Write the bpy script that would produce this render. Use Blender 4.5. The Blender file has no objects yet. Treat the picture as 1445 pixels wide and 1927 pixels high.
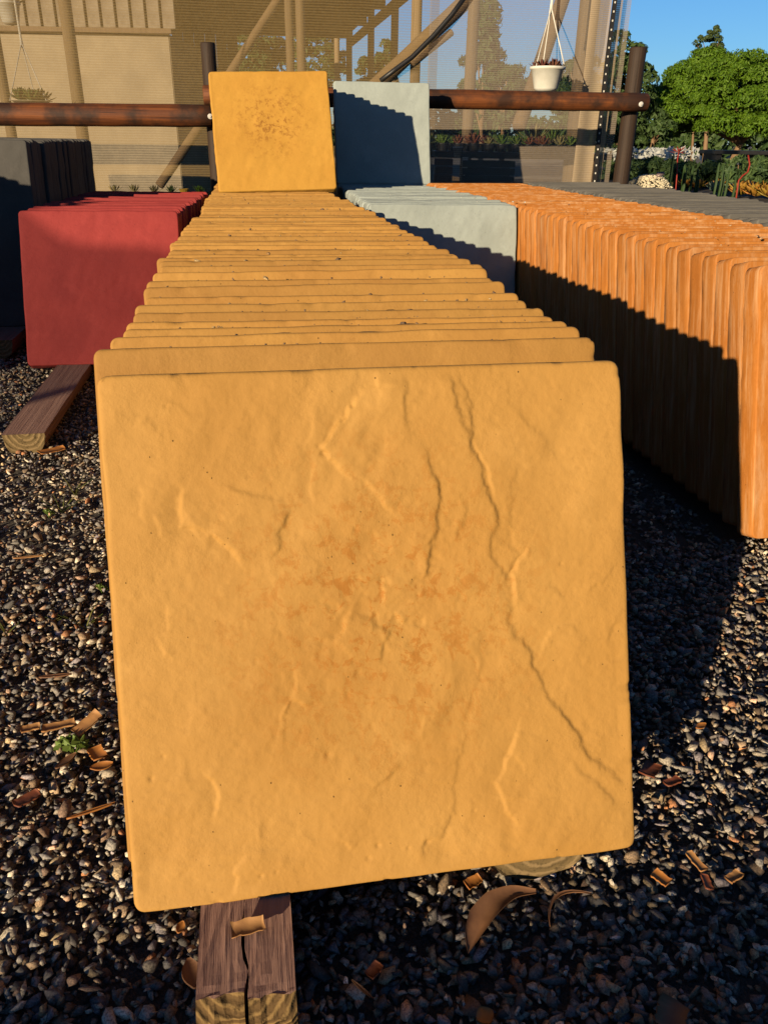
import bpy, bmesh, math, random
import numpy as np
from mathutils import Vector, Matrix, Quaternion
random.seed(7)
rng = np.random.default_rng(11)
R = math.radians
S = bpy.context.scene
COL = S.collection

# ------------------------------------------------------------------ camera
CAM = np.array([0.1403, -0.5259, 0.7567])
YAW, PITCH, ROLL, FPX = 0.1686, 0.44444, 0.0159, 1472.7
PW, PH = 1445.0, 1927.0
_f = np.array([math.sin(YAW)*math.cos(PITCH), math.cos(YAW)*math.cos(PITCH), -math.sin(PITCH)])
_r = np.array([math.cos(YAW), -math.sin(YAW), 0.0]); _u = np.cross(_r, _f)
_r, _u = _r*math.cos(ROLL)+_u*math.sin(ROLL), -_r*math.sin(ROLL)+_u*math.cos(ROLL)
cam = bpy.data.cameras.new('camera'); camo = bpy.data.objects.new('camera', cam); COL.objects.link(camo)
cam.sensor_fit = 'VERTICAL'; cam.sensor_height = 24; cam.lens = 24*FPX/PH
cam.clip_start = .02; cam.clip_end = 2000
camo.matrix_world = Matrix(((_r[0], _u[0], -_f[0], CAM[0]), (_r[1], _u[1], -_f[1], CAM[1]), (_r[2], _u[2], -_f[2], CAM[2]), (0, 0, 0, 1)))
S.camera = camo

# ------------------------------------------------------------------ sky, sun, exposure
SUN_EL, SUN_ROT = R(11.6), R(221.5)
world = bpy.data.worlds.new('World'); S.world = world; world.use_nodes = True
wn = world.node_tree
sky = wn.nodes.new('ShaderNodeTexSky'); sky.sky_type = 'NISHITA'; sky.sun_disc = False
sky.sun_elevation = SUN_EL; sky.sun_rotation = SUN_ROT
sky.air_density = 1.0; sky.dust_density = 0.2; sky.ozone_density = 6.5
wn.links.new(sky.outputs[0], wn.nodes['Background'].inputs[0])
wn.nodes['Background'].inputs[1].default_value = 0.05
sl = bpy.data.lights.new('sun', 'SUN'); sl.energy = 5.0; sl.angle = R(.5); sl.color = (1.0, .82, .56)
so = bpy.data.objects.new('sun', sl); COL.objects.link(so)
to_sun = Vector((math.sin(SUN_ROT)*math.cos(SUN_EL), math.cos(SUN_ROT)*math.cos(SUN_EL), math.sin(SUN_EL)))
so.rotation_euler = to_sun.to_track_quat('Z', 'Y').to_euler(); so.location = (-6, -7, 4)
S.view_settings.view_transform = 'Standard'; S.view_settings.look = 'None'
S.view_settings.exposure = 1.4; S.view_settings.gamma = 1; S.view_settings.use_curve_mapping = False
S.render.engine = 'CYCLES'
S.cycles.transparent_max_bounces = 16

# ------------------------------------------------------------------ helpers
def ray(px, py):
    return _r*((px-PW/2)/FPX) - _u*((py-PH/2)/FPX) + _f
def at(px, py, depth):                    # world point seen at a photo pixel at a camera depth
    return Vector(CAM + ray(px, py)*depth)
def onz(px, py, z):
    d = ray(px, py); return Vector(CAM + d*(z-CAM[2])/d[2])
def onv(px, py, a, b):                    # on the vertical plane y = a + b x
    d = ray(px, py); t = (a+b*CAM[0]-CAM[1])/(d[1]-b*d[0]); return Vector(CAM + d*t)

def tag(o, label=None, cat=None, group=None, kind=None):
    if label: o['label'] = label
    if cat: o['category'] = cat
    if group: o['group'] = group
    if kind: o['kind'] = kind
    return o
def empty(name, loc, label, cat, group=None):
    o = bpy.data.objects.new(name, None); o.empty_display_size = .1; COL.objects.link(o); o.location = loc
    return tag(o, label, cat, group)
def link(name, me, mat=None, parent=None, smooth=False):
    if mat and not me.materials: me.materials.append(mat)
    o = bpy.data.objects.new(name, me); COL.objects.link(o)
    if smooth: me.polygons.foreach_set('use_smooth', [True]*len(me.polygons))
    if parent is not None:
        o.parent = parent
        o.matrix_parent_inverse = Matrix.Translation(-Vector(parent.location)) if parent.rotation_euler[:] == (0, 0, 0) else parent.matrix_basis.inverted()
        # bake the offset so that children carry plain local coordinates
        off = o.matrix_parent_inverse.copy(); o.matrix_parent_inverse = Matrix.Identity(4); o.matrix_basis = off
    return o
def mesh(name, v, f):
    me = bpy.data.meshes.new(name); me.from_pydata([tuple(x) for x in v], [], f); me.update(); return me

class MB:
    """collects shapes into one mesh"""
    def __init__(s): s.v = []; s.f = []
    def add(s, v, f):
        n = len(s.v); s.v += [tuple(x) for x in v]; s.f += [tuple(i+n for i in q) for q in f]
    def box(s, c, d, rz=0.0, bev=0.0):
        bm = bmesh.new(); bmesh.ops.create_cube(bm, size=1)
        bmesh.ops.scale(bm, vec=d, verts=bm.verts)
        if bev: bmesh.ops.bevel(bm, geom=list(bm.edges), offset=bev, segments=2, affect='EDGES')
        M = Matrix.Translation(c) @ Matrix.Rotation(rz, 4, 'Z'); bmesh.ops.transform(bm, matrix=M, verts=bm.verts)
        bm.verts.index_update(); s.add([v.co[:] for v in bm.verts], [[v.index for v in f.verts] for f in bm.faces]); bm.free()
    def tube(s, pts, rad, n=10, caps=True, jit=0.0):
        pts = [Vector(p) for p in pts]; rad = rad if hasattr(rad, '__len__') else [rad]*len(pts)
        b = len(s.v); up = None
        for i, p in enumerate(pts):
            t = (pts[min(i+1, len(pts)-1)]-pts[max(i-1, 0)]).normalized()
            if up is None:
                up = Vector((0, 0, 1)) if abs(t.z) < .9 else Vector((1, 0, 0))
            x = t.cross(up).normalized(); y = x.cross(t).normalized(); up = y
            for k in range(n):
                a = 2*math.pi*k/n; r = rad[i]*(1+random.uniform(-jit, jit))
                s.v.append(tuple(p+x*math.cos(a)*r+y*math.sin(a)*r))
        for i in range(len(pts)-1):
            for k in range(n):
                s.f.append((b+i*n+k, b+i*n+(k+1) % n, b+(i+1)*n+(k+1) % n, b+(i+1)*n+k))
        if caps:
            s.f.append(tuple(b+k for k in reversed(range(n)))); s.f.append(tuple(b+(len(pts)-1)*n+k for k in range(n)))
    def lathe(s, prof, c, n=24):
        b = len(s.v); c = Vector(c)
        for r, z in prof:
            for k in range(n):
                a = 2*math.pi*k/n; s.v.append((c.x+r*math.cos(a), c.y+r*math.sin(a), c.z+z))
        for i in range(len(prof)-1):
            for k in range(n): s.f.append((b+i*n+k, b+i*n+(k+1) % n, b+(i+1)*n+(k+1) % n, b+(i+1)*n+k))
        s.f.append(tuple(b+k for k in reversed(range(n)))); s.f.append(tuple(b+(len(prof)-1)*n+k for k in range(n)))
    def build(s, name, mat, parent=None, smooth=False):
        return link(name, mesh(name, s.v, s.f), mat, parent, smooth)

# ------------------------------------------------------------------ materials
KA = .77                                  # base colours below were matched at a lower exposure
def kk(*cs): return [None if c is None else tuple(x*KA for x in c) for c in cs]
class NT:
    def __init__(s, name):
        s.m = bpy.data.materials.new(name); s.m.use_nodes = True; s.t = s.m.node_tree; s.b = s.t.nodes['Principled BSDF']
        s.out = s.t.nodes['Material Output']
    def n(s, typ, **kw):
        nd = s.t.nodes.new('ShaderNode'+typ)
        for k, v in kw.items():
            if k.startswith('i_'): 
                key = k[2:]; key = int(key) if key.isdigit() else key.replace('_', ' ')
                if hasattr(v, 'is_linked'): s.t.links.new(v, nd.inputs[key])
                else: nd.inputs[key].default_value = v
            else: setattr(nd, k, v)
        return nd
    def l(s, a, b): s.t.links.new(a, b)
    def math(s, op, a, b=0.0, c=None):
        nd = s.t.nodes.new('ShaderNodeMath'); nd.operation = op
        for i, x in enumerate((a, b) if c is None else (a, b, c)):
            if hasattr(x, 'is_linked'): s.l(x, nd.inputs[i])
            else: nd.inputs[i].default_value = x
        return nd.outputs[0]
    def mix(s, fac, a, b, mode='MIX'):
        nd = s.t.nodes.new('ShaderNodeMix'); nd.data_type = 'RGBA'; nd.blend_type = mode
        for i, x in ((0, fac), (6, a), (7, b)):
            if hasattr(x, 'is_linked'): s.l(x, nd.inputs[i])
            else: nd.inputs[i].default_value = x if i == 0 else (*x, 1)
        return nd.outputs[2]
    def ramp(s, fac, stops):
        nd = s.t.nodes.new('ShaderNodeValToRGB'); e = nd.color_ramp.elements
        while len(e) < len(stops): e.new(.5)
        for el, (p, c) in zip(e, stops):
            el.position = p; el.color = (*c, 1) if hasattr(c, '__len__') else (c, c, c, 1)
        s.l(fac, nd.inputs[0]); return nd.outputs[0]
    def noise(s, scale, vec=None, detail=4, rough=.6, w=None, dist=0.0):
        nd = s.t.nodes.new('ShaderNodeTexNoise')
        if w is not None: nd.noise_dimensions = '4D'; s.l(w, nd.inputs['W'])
        nd.inputs['Scale'].default_value = scale; nd.inputs['Detail'].default_value = detail; nd.inputs['Roughness'].default_value = rough
        nd.inputs['Distortion'].default_value = dist
        if vec is not None: s.l(vec, nd.inputs['Vector'])
        return nd.outputs[0]
    def bump(s, h, strength=.3, dist=.002, normal=None):
        nd = s.t.nodes.new('ShaderNodeBump'); nd.inputs['Strength'].default_value = strength; nd.inputs['Distance'].default_value = dist
        s.l(h, nd.inputs['Height'])
        if normal is not None: s.l(normal, nd.inputs['Normal'])
        return nd.outputs[0]

def paver_mat(name, base, dark, light, stain=None, var=.18, stain_c=(.24, .27), rough=.8, streak=None):
    base, dark, light, stain, streak = kk(base, dark, light, stain, streak)
    t = NT(name); tc = t.n('TexCoord').outputs['Object']; rnd = t.n('ObjectInfo').outputs['Random']; w = t.math('MULTIPLY', rnd, 37.0)
    big = t.noise(7, tc, 5, .6, w); mid = t.noise(28, tc, 6, .65, w); fine = t.noise(240, tc, 4, .7, w)
    c = t.mix(t.ramp(big, [(.36, 0.0), (.64, 1.0)]), dark, light)
    c = t.mix(.45, c, base)
    c = t.mix(t.ramp(mid, [(.42, 0.0), (.75, .45)]), c, dark)
    if stain:
        d = t.n('VectorMath', operation='DISTANCE', i_0=tc, i_1=(stain_c[0], 0, stain_c[1])).outputs['Value']
        near = t.ramp(d, [(.04, 1.0), (.2, 0.0)])
        blot = t.math('MAXIMUM', t.ramp(t.noise(52, tc, 8, .78, w, .5), [(.51, 0.0), (.57, 1.0)]), t.math('MULTIPLY', t.ramp(t.noise(11, tc, 4, .6, w), [(.45, 0.0), (.65, 1.0)]), .22))
        c = t.mix(t.math('MULTIPLY', t.math('MULTIPLY', near, blot), .95), c, stain)
    c = t.mix(t.ramp(t.noise(75, tc, 5, .75, w), [(.54, 0.0), (.74, .4)]), c, tuple(x*.74 for x in dark))
    c = t.mix(t.ramp(t.noise(16, tc, 6, .7, w), [(.55, 0.0), (.75, .35)]), c, tuple(min(1, x*1.22+.006) for x in light))
    if streak:
        mp = t.n('Mapping', i_Vector=tc); mp.inputs['Scale'].default_value = (30, 70, 5); mp.inputs['Location'].default_value = (3, 1, 2)
        sn = t.noise(1.0, mp.outputs[0], 5, .7, w); c = t.mix(t.math('MULTIPLY', t.ramp(sn, [(.47, 0.0), (.66, 1.0)]), .7), c, streak)
        c = t.mix(t.math('MULTIPLY', t.ramp(sn, [(.3, 1.0), (.42, 0.0)]), .6), c, dark)
    hs = t.n('HueSaturation', i_Color=c, i_Value=t.math('ADD', t.math('MULTIPLY', t.n('ObjectInfo').outputs['Random'], var), 1-var/2))
    c = hs.outputs[0]
    vo = t.n('TexVoronoi', feature='F1', i_Vector=tc, i_Scale=130.0)
    pit = t.math('MULTIPLY', t.ramp(vo.outputs['Distance'], [(.07, 1.0), (.13, 0.0)]), t.ramp(t.noise(60, tc, 2, .5, w), [(.6, 0.0), (.64, 1.0)]))
    c = t.mix(t.math('MULTIPLY', pit, .75), c, tuple(x*.18 for x in dark))
    t.l(c, t.b.inputs['Base Color']); t.b.inputs['Roughness'].default_value = rough; t.b.inputs['Specular IOR Level'].default_value = .25
    g90 = t.noise(95, tc, 5, .7, w); h = t.math('ADD', t.math('MULTIPLY', mid, .8), t.math('MULTIPLY', fine, .5)); patch = t.ramp(t.noise(13, tc, 4, .6, w), [(.4, .15), (.7, 1.0)]); h = t.math('ADD', t.math('MULTIPLY', mid, .9), t.math('MULTIPLY', patch, t.math('ADD', t.math('MULTIPLY', fine, .4), t.math('MULTIPLY', g90, .55)))); h = t.math('SUBTRACT', h, t.math('MULTIPLY', pit, .6))
    t.l(t.bump(h, .62, .0024), t.b.inputs['Normal'])
    return t.m

def wood_mat(name, c1, c2, axis='Y', scale=1.0, rough=.8, crack=.5, c3=None):
    c1, c2, c3 = kk(c1, c2, c3)
    t = NT(name); tc = t.n('TexCoord').outputs['Object']
    mp = t.n('Mapping', i_Vector=tc); st = {'X': (2.5, 95, 95), 'Y': (95, 2.5, 95), 'Z': (95, 95, 2.5)}[axis]; mp.inputs['Scale'].default_value = tuple(k*scale for k in st)
    g = t.noise(1.0, mp.outputs[0], 6, .7, dist=.05); b = t.noise(9*scale, tc, 4, .6)
    c = t.mix(t.ramp(g, [(.3, 0.0), (.7, 1.0)]), c1, c2)
    if c3: c = t.mix(t.ramp(b, [(.44, 0.0), (.6, .9)]), c, c3)
    ck = t.ramp(g, [(.3, 1.0), (.36, 0.0)]); c = t.mix(t.math('MULTIPLY', ck, crack), c, tuple(x*.15 for x in c1))
    t.l(c, t.b.inputs['Base Color']); t.b.inputs['Roughness'].default_value = rough; t.b.inputs['Specular IOR Level'].default_value = .2
    t.l(t.bump(t.math('ADD', g, t.math('MULTIPLY', b, .5)), .7, .004), t.b.inputs['Normal'])
    return t.m

def plain_mat(name, c1, c2=None, scale=20, rough=.75, bump=.3, dist=.002, spec=.25, transl=0.0):
    c1, c2 = kk(c1, c2)
    t = NT(name); tc = t.n('TexCoord').outputs['Object']; nz = t.noise(scale, tc, 5, .65)
    c = t.mix(t.ramp(nz, [(.35, 0.0), (.65, 1.0)]), c1, c2 or tuple(x*.7 for x in c1))
    t.l(c, t.b.inputs['Base Color']); t.b.inputs['Roughness'].default_value = rough; t.b.inputs['Specular IOR Level'].default_value = spec
    if bump: t.l(t.bump(nz, bump, dist), t.b.inputs['Normal'])
    return t.m

def leaf_mat(name, c1, c2, transl=.3, rough=.6):
    c1, c2 = kk(c1, c2)
    t = NT(name); at_ = t.n('Attribute', attribute_name='tint').outputs['Fac']
    c = t.mix(at_, c1, c2); t.l(c, t.b.inputs['Base Color']); t.b.inputs['Roughness'].default_value = rough; t.b.inputs['Specular IOR Level'].default_value = .2
    tr = t.n('BsdfTranslucent'); t.l(c, tr.inputs[0])
    ms = t.n('MixShader'); ms.inputs[0].default_value = transl; t.l(t.b.outputs[0], ms.inputs[1]); t.l(tr.outputs[0], ms.inputs[2]); t.l(ms.outputs[0], t.out.inputs[0])
    return t.m

def end_grain_mat(name, c1, c2, center, sc=1.0):
    c1, c2 = kk(c1, c2)
    t = NT(name); tc = t.n('TexCoord').outputs['Object']
    d = t.n('VectorMath', operation='SUBTRACT', i_0=tc, i_1=center).outputs[0]
    d = t.n('VectorMath', operation='MULTIPLY', i_0=d, i_1=(1, .15, 1)).outputs[0]
    L = t.n('VectorMath', operation='LENGTH', i_0=d).outputs['Value']
    nz = t.noise(40, tc, 5, .7)
    rr = t.math('SINE', t.math('ADD', t.math('MULTIPLY', L, 900*sc), t.math('MULTIPLY', nz, 7.0)))
    c = t.mix(t.ramp(rr, [(.0, 0.0), (.9, 1.0)]), c1, c2)
    c = t.mix(t.ramp(t.noise(90, tc, 4, .7), [(.55, 0.0), (.68, .8)]), c, tuple(x*.25 for x in c1))
    t.l(c, t.b.inputs['Base Color']); t.b.inputs['Roughness'].default_value = .9; t.b.inputs['Specular IOR Level'].default_value = .1
    t.l(t.bump(rr, .5, .0015), t.b.inputs['Normal'])
    return t.m

def net_mat(name, col, a_lo, a_hi, pitch=.0135):
    col, = kk(col)
    t = NT(name); pos = t.n('NewGeometry').outputs['Position']
    sx = t.n('SeparateXYZ', i_0=pos)
    nz = t.noise(3.0, pos, 3, .6); nf = t.noise(60, pos, 3, .7)
    zz = t.math('ADD', sx.outputs[2], t.math('MULTIPLY', nz, .012))
    st = t.math('SINE', t.math('MULTIPLY', zz, 2*math.pi/pitch))
    st = t.math('ADD', t.math('MULTIPLY', st, .5), .5)
    a = t.math('ADD', t.math('MULTIPLY', st, a_hi-a_lo), a_lo)
    a = t.math('ADD', a, t.math('MULTIPLY', t.math('SUBTRACT', nf, .5), .25))
    a = t.math('ADD', a, t.math('MULTIPLY', t.math('SUBTRACT', nz, .5), .18))
    a = t.math('MINIMUM', t.math('MAXIMUM', a, .02), .98)
    d = t.n('BsdfDiffuse'); d.inputs[0].default_value = (*col, 1)
    tl = t.n('BsdfTranslucent'); tl.inputs[0].default_value = (*[x*.7 for x in col], 1)
    m1 = t.n('MixShader'); m1.inputs[0].default_value = .3; t.l(d.outputs[0], m1.inputs[1]); t.l(tl.outputs[0], m1.inputs[2])
    tp = t.n('BsdfTransparent'); m2 = t.n('MixShader'); t.l(a, m2.inputs[0]); t.l(tp.outputs[0], m2.inputs[1]); t.l(m1.outputs[0], m2.inputs[2])
    t.l(m2.outputs[0], t.out.inputs[0]); return t.m

M = {}
M['yellow'] = paver_mat('yellow_concrete', (.287, .148, .031), (.24, .115, .020), (.315, .17, .042), stain=(.235, .092, .010), stain_c=(.245, .27))
M['yellow_old'] = paver_mat('old_yellow_concrete', (.285, .145, .030), (.22, .10, .019), (.31, .165, .036), var=.25)
M['yellow_stand'] = paver_mat('ochre_concrete', (.325, .165, .021), (.28, .135, .016), (.335, .175, .025), stain=(.17, .066, .005), stain_c=(.25, .3))
M['red'] = paver_mat('red_concrete', (.21, .020, .018), (.155, .014, .014), (.24, .027, .022))
M['grey'] = paver_mat('grey_concrete', (.215, .24, .22), (.165, .183, .17), (.245, .27, .25))
M['orange'] = paver_mat('orange_concrete', (.305, .105, .012), (.235, .07, .007), (.345, .135, .026), var=.22, streak=(.42, .235, .11))
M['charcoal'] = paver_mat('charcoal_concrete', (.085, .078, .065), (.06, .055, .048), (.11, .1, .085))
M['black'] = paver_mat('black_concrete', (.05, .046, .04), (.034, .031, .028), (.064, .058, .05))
M['bearer'] = wood_mat('weathered_bearer_wood', (.16, .082, .062), (.26, .15, .11), 'Y', 1.0)
M['sleeper'] = wood_mat('sleeper_wood', (.10, .06, .04), (.16, .1, .07), 'X', 1.0)
M['rail'] = wood_mat('stained_rail_wood', (.045, .012, .004), (.155, .046, .009), 'X', .6, .65, .8, (.02, .009, .005))
M['post'] = wood_mat('dark_post_wood', (.014, .008, .005), (.034, .018, .009), 'Z', .8, .7, .8)
M['pole'] = wood_mat('shade_house_pole_wood', (.13, .09, .05), (.21, .145, .08), 'Z', .5)
M['brace'] = wood_mat('shade_house_brace_wood', (.16, .1, .05), (.24, .155, .08), 'X', .5)
M['net'] = net_mat('shade_net', (.25, .172, .075), .32, .55)
M['net_dense'] = net_mat('shade_net_dense', (.26, .21, .16), .38, .6, .0115)
M['curtain'] = net_mat('shade_net_fold', (.34, .26, .17), .7, .95, .0105)
M['strap'] = plain_mat('black_strap', (.012, .01, .009), rough=.6)
M['white'] = plain_mat('white_plastic', (.5, .48, .42), (.42, .4, .34), 12, .5)
M['string'] = plain_mat('white_cord', (.5, .47, .4))
M['blackplastic'] = plain_mat('black_plastic', (.012, .011, .011), rough=.45)
M['metal'] = plain_mat('galvanised_metal', (.4, .38, .35), rough=.4)
M['soil'] = plain_mat('dark_soil', (.03, .02, .013), (.015, .011, .008), 30, .95, .8, .02)
M['cream'] = plain_mat('cream_plaster', (.23, .185, .125), (.18, .145, .1), 3, .9, .15)
M['brownwall'] = wood_mat('brown_board', (.09, .06, .035), (.13, .085, .05), 'Z', .3)
M['fascia'] = plain_mat('weathered_board', (.19, .155, .115), (.12, .095, .07), 6, .9)
M['roof'] = plain_mat('brown_shade_cloth', (.07, .05, .025), (.05, .035, .018), 40, .95)
M['terracotta'] = plain_mat('terracotta_box', (.13, .04, .02), (.08, .028, .016), 15)
M['pebble'] = plain_mat('white_pebble', (.45, .4, .28), (.36, .3, .2), 60)
M['rock'] = plain_mat('purple_rock', (.13, .09, .085), (.09, .065, .065), 30)
M['chip'] = plain_mat('tan_bark', (.3, .15, .05), (.2, .09, .03), 25, .7)
M['leafdry'] = plain_mat('dry_brown_leaf', (.14, .065, .028), (.085, .036, .016), 25, .6, .3)
M['leafred'] = plain_mat('dry_red_leaf', (.16, .045, .018), (.1, .03, .014), 25, .6, .3)
M['leafor'] = plain_mat('dry_orange_leaf', (.28, .11, .02), (.2, .07, .015), 25, .6, .3)
M['endgrain'] = end_grain_mat('plank_end_grain', (.085, .05, .02), (.17, .105, .04), (.10, -.1, .13))
M['endlog'] = None
M['weed'] = leaf_mat('weed_leaf', (.09, .14, .02), (.14, .2, .04))
M['grassblade'] = leaf_mat('grass_blade', (.06, .09, .015), (.14, .13, .03))
M['tree'] = leaf_mat('round_tree_leaf', (.045, .10, .004), (.095, .165, .007), .35)
M['dark_tree'] = leaf_mat('dark_tree_leaf', (.025, .05, .012), (.05, .08, .02), .25)
M['conifer'] = leaf_mat('conifer_leaf', (.03, .05, .014), (.06, .085, .022), .25)
M['bark'] = wood_mat('bark', (.12, .07, .035), (.18, .11, .055), 'Z', .2)
M['shrub'] = leaf_mat('shrub_leaf', (.03, .06, .02), (.07, .11, .03))
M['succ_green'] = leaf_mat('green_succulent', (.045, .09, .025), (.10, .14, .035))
M['succ_blue'] = leaf_mat('blue_succulent', (.13, .19, .14), (.2, .26, .18))
M['succ_gold'] = leaf_mat('golden_succulent', (.2, .15, .015), (.3, .12, .02))
M['succ_red'] = leaf_mat('red_succulent', (.11, .03, .025), (.16, .07, .04))
M['succ_tan'] = leaf_mat('tan_succulent', (.2, .17, .07), (.28, .23, .1))
M['succ_green_lit'] = leaf_mat('brightened_green_succulent', (.10, .2, .03), (.22, .3, .06)); M['succ_red_lit'] = leaf_mat('brightened_red_succulent', (.24, .06, .05), (.3, .16, .07)); M['succ_tan_lit'] = leaf_mat('brightened_tan_succulent', (.32, .28, .11), (.45, .38, .16))  # brighter copies for the bench; light lost through the net is put into the colour
M['redstalk'] = leaf_mat('red_stalk', (.2, .02, .012), (.28, .04, .02), .1)
M['flower'] = leaf_mat('white_petal', (.5, .5, .45), (.6, .58, .5), .2)

# ground: dark grit, browner sand farther off
t = NT('gravel_grit'); tc = t.n('NewGeometry').outputs['Position']
g1 = t.noise(260, tc, 3, .7); g2 = t.noise(2.0, tc, 4, .6)
c = t.mix(t.ramp(g1, [(.4, 0.0), (.7, 1.0)]), (.012, .009, .007), (.09, .068, .05)); c = t.mix(t.ramp(g2, [(.35, 0.0), (.7, .6)]), c, (.07, .05, .03))
t.l(c, t.b.inputs['Base Color']); t.b.inputs['Roughness'].default_value = .95; t.l(t.bump(g1, 1.0, .01), t.b.inputs['Normal']); M['ground'] = t.m
t = NT('gravel_stone'); tc = t.n('TexCoord').outputs['Object']; at_ = t.n('Attribute', attribute_name='tint').outputs['Color']
n1 = t.noise(420, tc, 4, .75); c = t.mix(t.ramp(n1, [(.38, .75), (.56, 0.0)]), at_, (.03, .025, .022)); c = t.mix(t.ramp(n1, [(.6, 0.0), (.75, .5)]), c, (.3, .27, .23))
t.l(c, t.b.inputs['Base Color']); t.b.inputs['Roughness'].default_value = .75; t.b.inputs['Specular IOR Level'].default_value = .3
t.l(t.bump(n1, .6, .002), t.b.inputs['Normal']); M['stone'] = t.m

# ------------------------------------------------------------------ ground
gx = np.array([-900, -60, -12, -5, -2, 0, 2, 5, 12, 60, 900.0])
v = [(x, y, .018 - .0 * abs(x)) for y in gx + 0 for x in gx]
n = len(gx); fs = [(j*n+i, j*n+i+1, (j+1)*n+i+1, (j+1)*n+i) for j in range(n-1) for i in range(n-1)]
tag(link('ground', mesh('ground', v, fs), M['ground']), kind='structure')

# gravel: crushed stones
def stone_shapes(k=14):
    out = []
    for _ in range(k):
        bm = bmesh.new(); p = rng.normal(size=(13, 3)); p /= np.linalg.norm(p, axis=1)[:, None]; p *= rng.uniform(.75, 1.05, (13, 1))
        for q in p: bm.verts.new(q)
        r = bmesh.ops.convex_hull(bm, input=bm.verts)
        loose = [x for x in bm.verts if not x.link_faces]
        bmesh.ops.delete(bm, geom=loose, context='VERTS'); bmesh.ops.triangulate(bm, faces=bm.faces); bm.verts.index_update()
        out.append((np.array([x.co[:] for x in bm.verts]), np.array([[x.index for x in f.verts] for f in bm.faces]))); bm.free()
    return out
SHAPES = stone_shapes()
def rotmats(n):
    q = rng.normal(size=(n, 4)); q /= np.linalg.norm(q, axis=1)[:, None]; w, x, y, z = q.T
    return np.stack([1-2*(y*y+z*z), 2*(x*y-z*w), 2*(x*z+y*w), 2*(x*y+z*w), 1-2*(x*x+z*z), 2*(y*z-x*w), 2*(x*z-y*w), 2*(y*z+x*w), 1-2*(x*x+y*y)], -1).reshape(n, 3, 3)
def stones_mesh(name, P, size, tint, flat=.7):
    V = []; F = []; T = []; base = 0; n = len(P); pick = rng.integers(0, len(SHAPES), n)
    for s_, (sv, sf) in enumerate(SHAPES):
        idx = np.where(pick == s_)[0]; m = len(idx)
        if not m: continue
        sc = size[idx, None]*rng.uniform([.8, .5, .32], [1.6, 1.1, .8], (m, 3))
        loc = sv[None]*sc[:, None, :]
        loc = np.einsum('mij,mkj->mki', rotmats(m), loc); loc[..., 2] *= flat
        w = loc+P[idx][:, None, :]
        V.append(w.reshape(-1, 3)); F.append((sf[None]+(base+np.arange(m)*len(sv))[:, None, None]).reshape(-1, 3)); T.append(np.repeat(tint[idx], len(sv), 0)); base += m*len(sv)
    V = np.concatenate(V); F = np.concatenate(F); T = np.concatenate(T)
    me = bpy.data.meshes.new(name); me.vertices.add(len(V)); me.vertices.foreach_set('co', V.ravel().astype(np.float32))
    me.loops.add(F.size); me.loops.foreach_set('vertex_index', F.ravel().astype(np.int32)); me.polygons.add(len(F)); me.polygons.foreach_set('loop_start', np.arange(0, F.size, 3, dtype=np.int32))
    me.update(calc_edges=True); a = me.attributes.new('tint', 'FLOAT_COLOR', 'POINT'); a.data.foreach_set('color', np.concatenate([T, np.ones((len(T), 1))], 1).ravel().astype(np.float32))
    me.validate(); return me
def scatter(n, x0, x1, y0, y1): return np.stack([rng.uniform(x0, x1, n), rng.uniform(y0, y1, n)], -1)
pal = .82*np.array([1.08, .98, .84])*np.array([[.10, .10, .105], [.14, .135, .13], [.2, .185, .165], [.26, .235, .2], [.17, .125, .085], [.2, .135, .1], [.065, .06, .062], [.12, .085, .055], [.24, .19, .12], [.36, .33, .28], [.22, .1, .045], [.13, .12, .14]])
pw = np.array([13, 14, 13, 9, 10, 8, 13, 9, 7, 3.2, 3.2, 8]); pw = pw/pw.sum()
P2 = np.concatenate([scatter(49000, -.75, 1.3, -.32, .75), scatter(28000, -1.35, .02, .75, 2.7), scatter(7000, .48, 1.06, .75, 2.2), scatter(5000, 1.04, 1.7, -.3, .7)])
keep = ~((P2[:, 0] > .03) & (P2[:, 0] < .47) & (P2[:, 1] > .45)) & ~((P2[:, 0] > 1.1) & (P2[:, 1] > .85))
P2 = P2[keep]; n = len(P2)
size = np.clip(np.exp(rng.normal(math.log(.0055), .38, n)), .0028, .0128)
z = .020+rng.uniform(0, 1, n)**1.5*.016 + .004*np.sin(P2[:, 0]*9+1)*np.sin(P2[:, 1]*7)
tint = pal[rng.choice(len(pal), n, p=pw)]*np.exp(rng.normal(.27, .38, (n, 1)))
tag(link('gravel', stones_mesh('gravel', np.column_stack([P2, z]), size, tint), M['stone']), kind='stuff')

# ------------------------------------------------------------------ pavers
def vnoise(x, y, sc, seed):
    g = np.random.default_rng(seed).normal(size=(64, 64)); X = x*sc; Y = y*sc; i = np.floor(X).astype(int); j = np.floor(Y).astype(int); u = X-i; w = Y-j
    u = u*u*u*(u*(u*6-15)+10); w = w*w*w*(w*(w*6-15)+10)
    a = g[i % 64, j % 64]*(1-u)+g[(i+1) % 64, j % 64]*u; b = g[i % 64, (j+1) % 64]*(1-u)+g[(i+1) % 64, (j+1) % 64]*u
    return a*(1-w)+b*w
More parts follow.
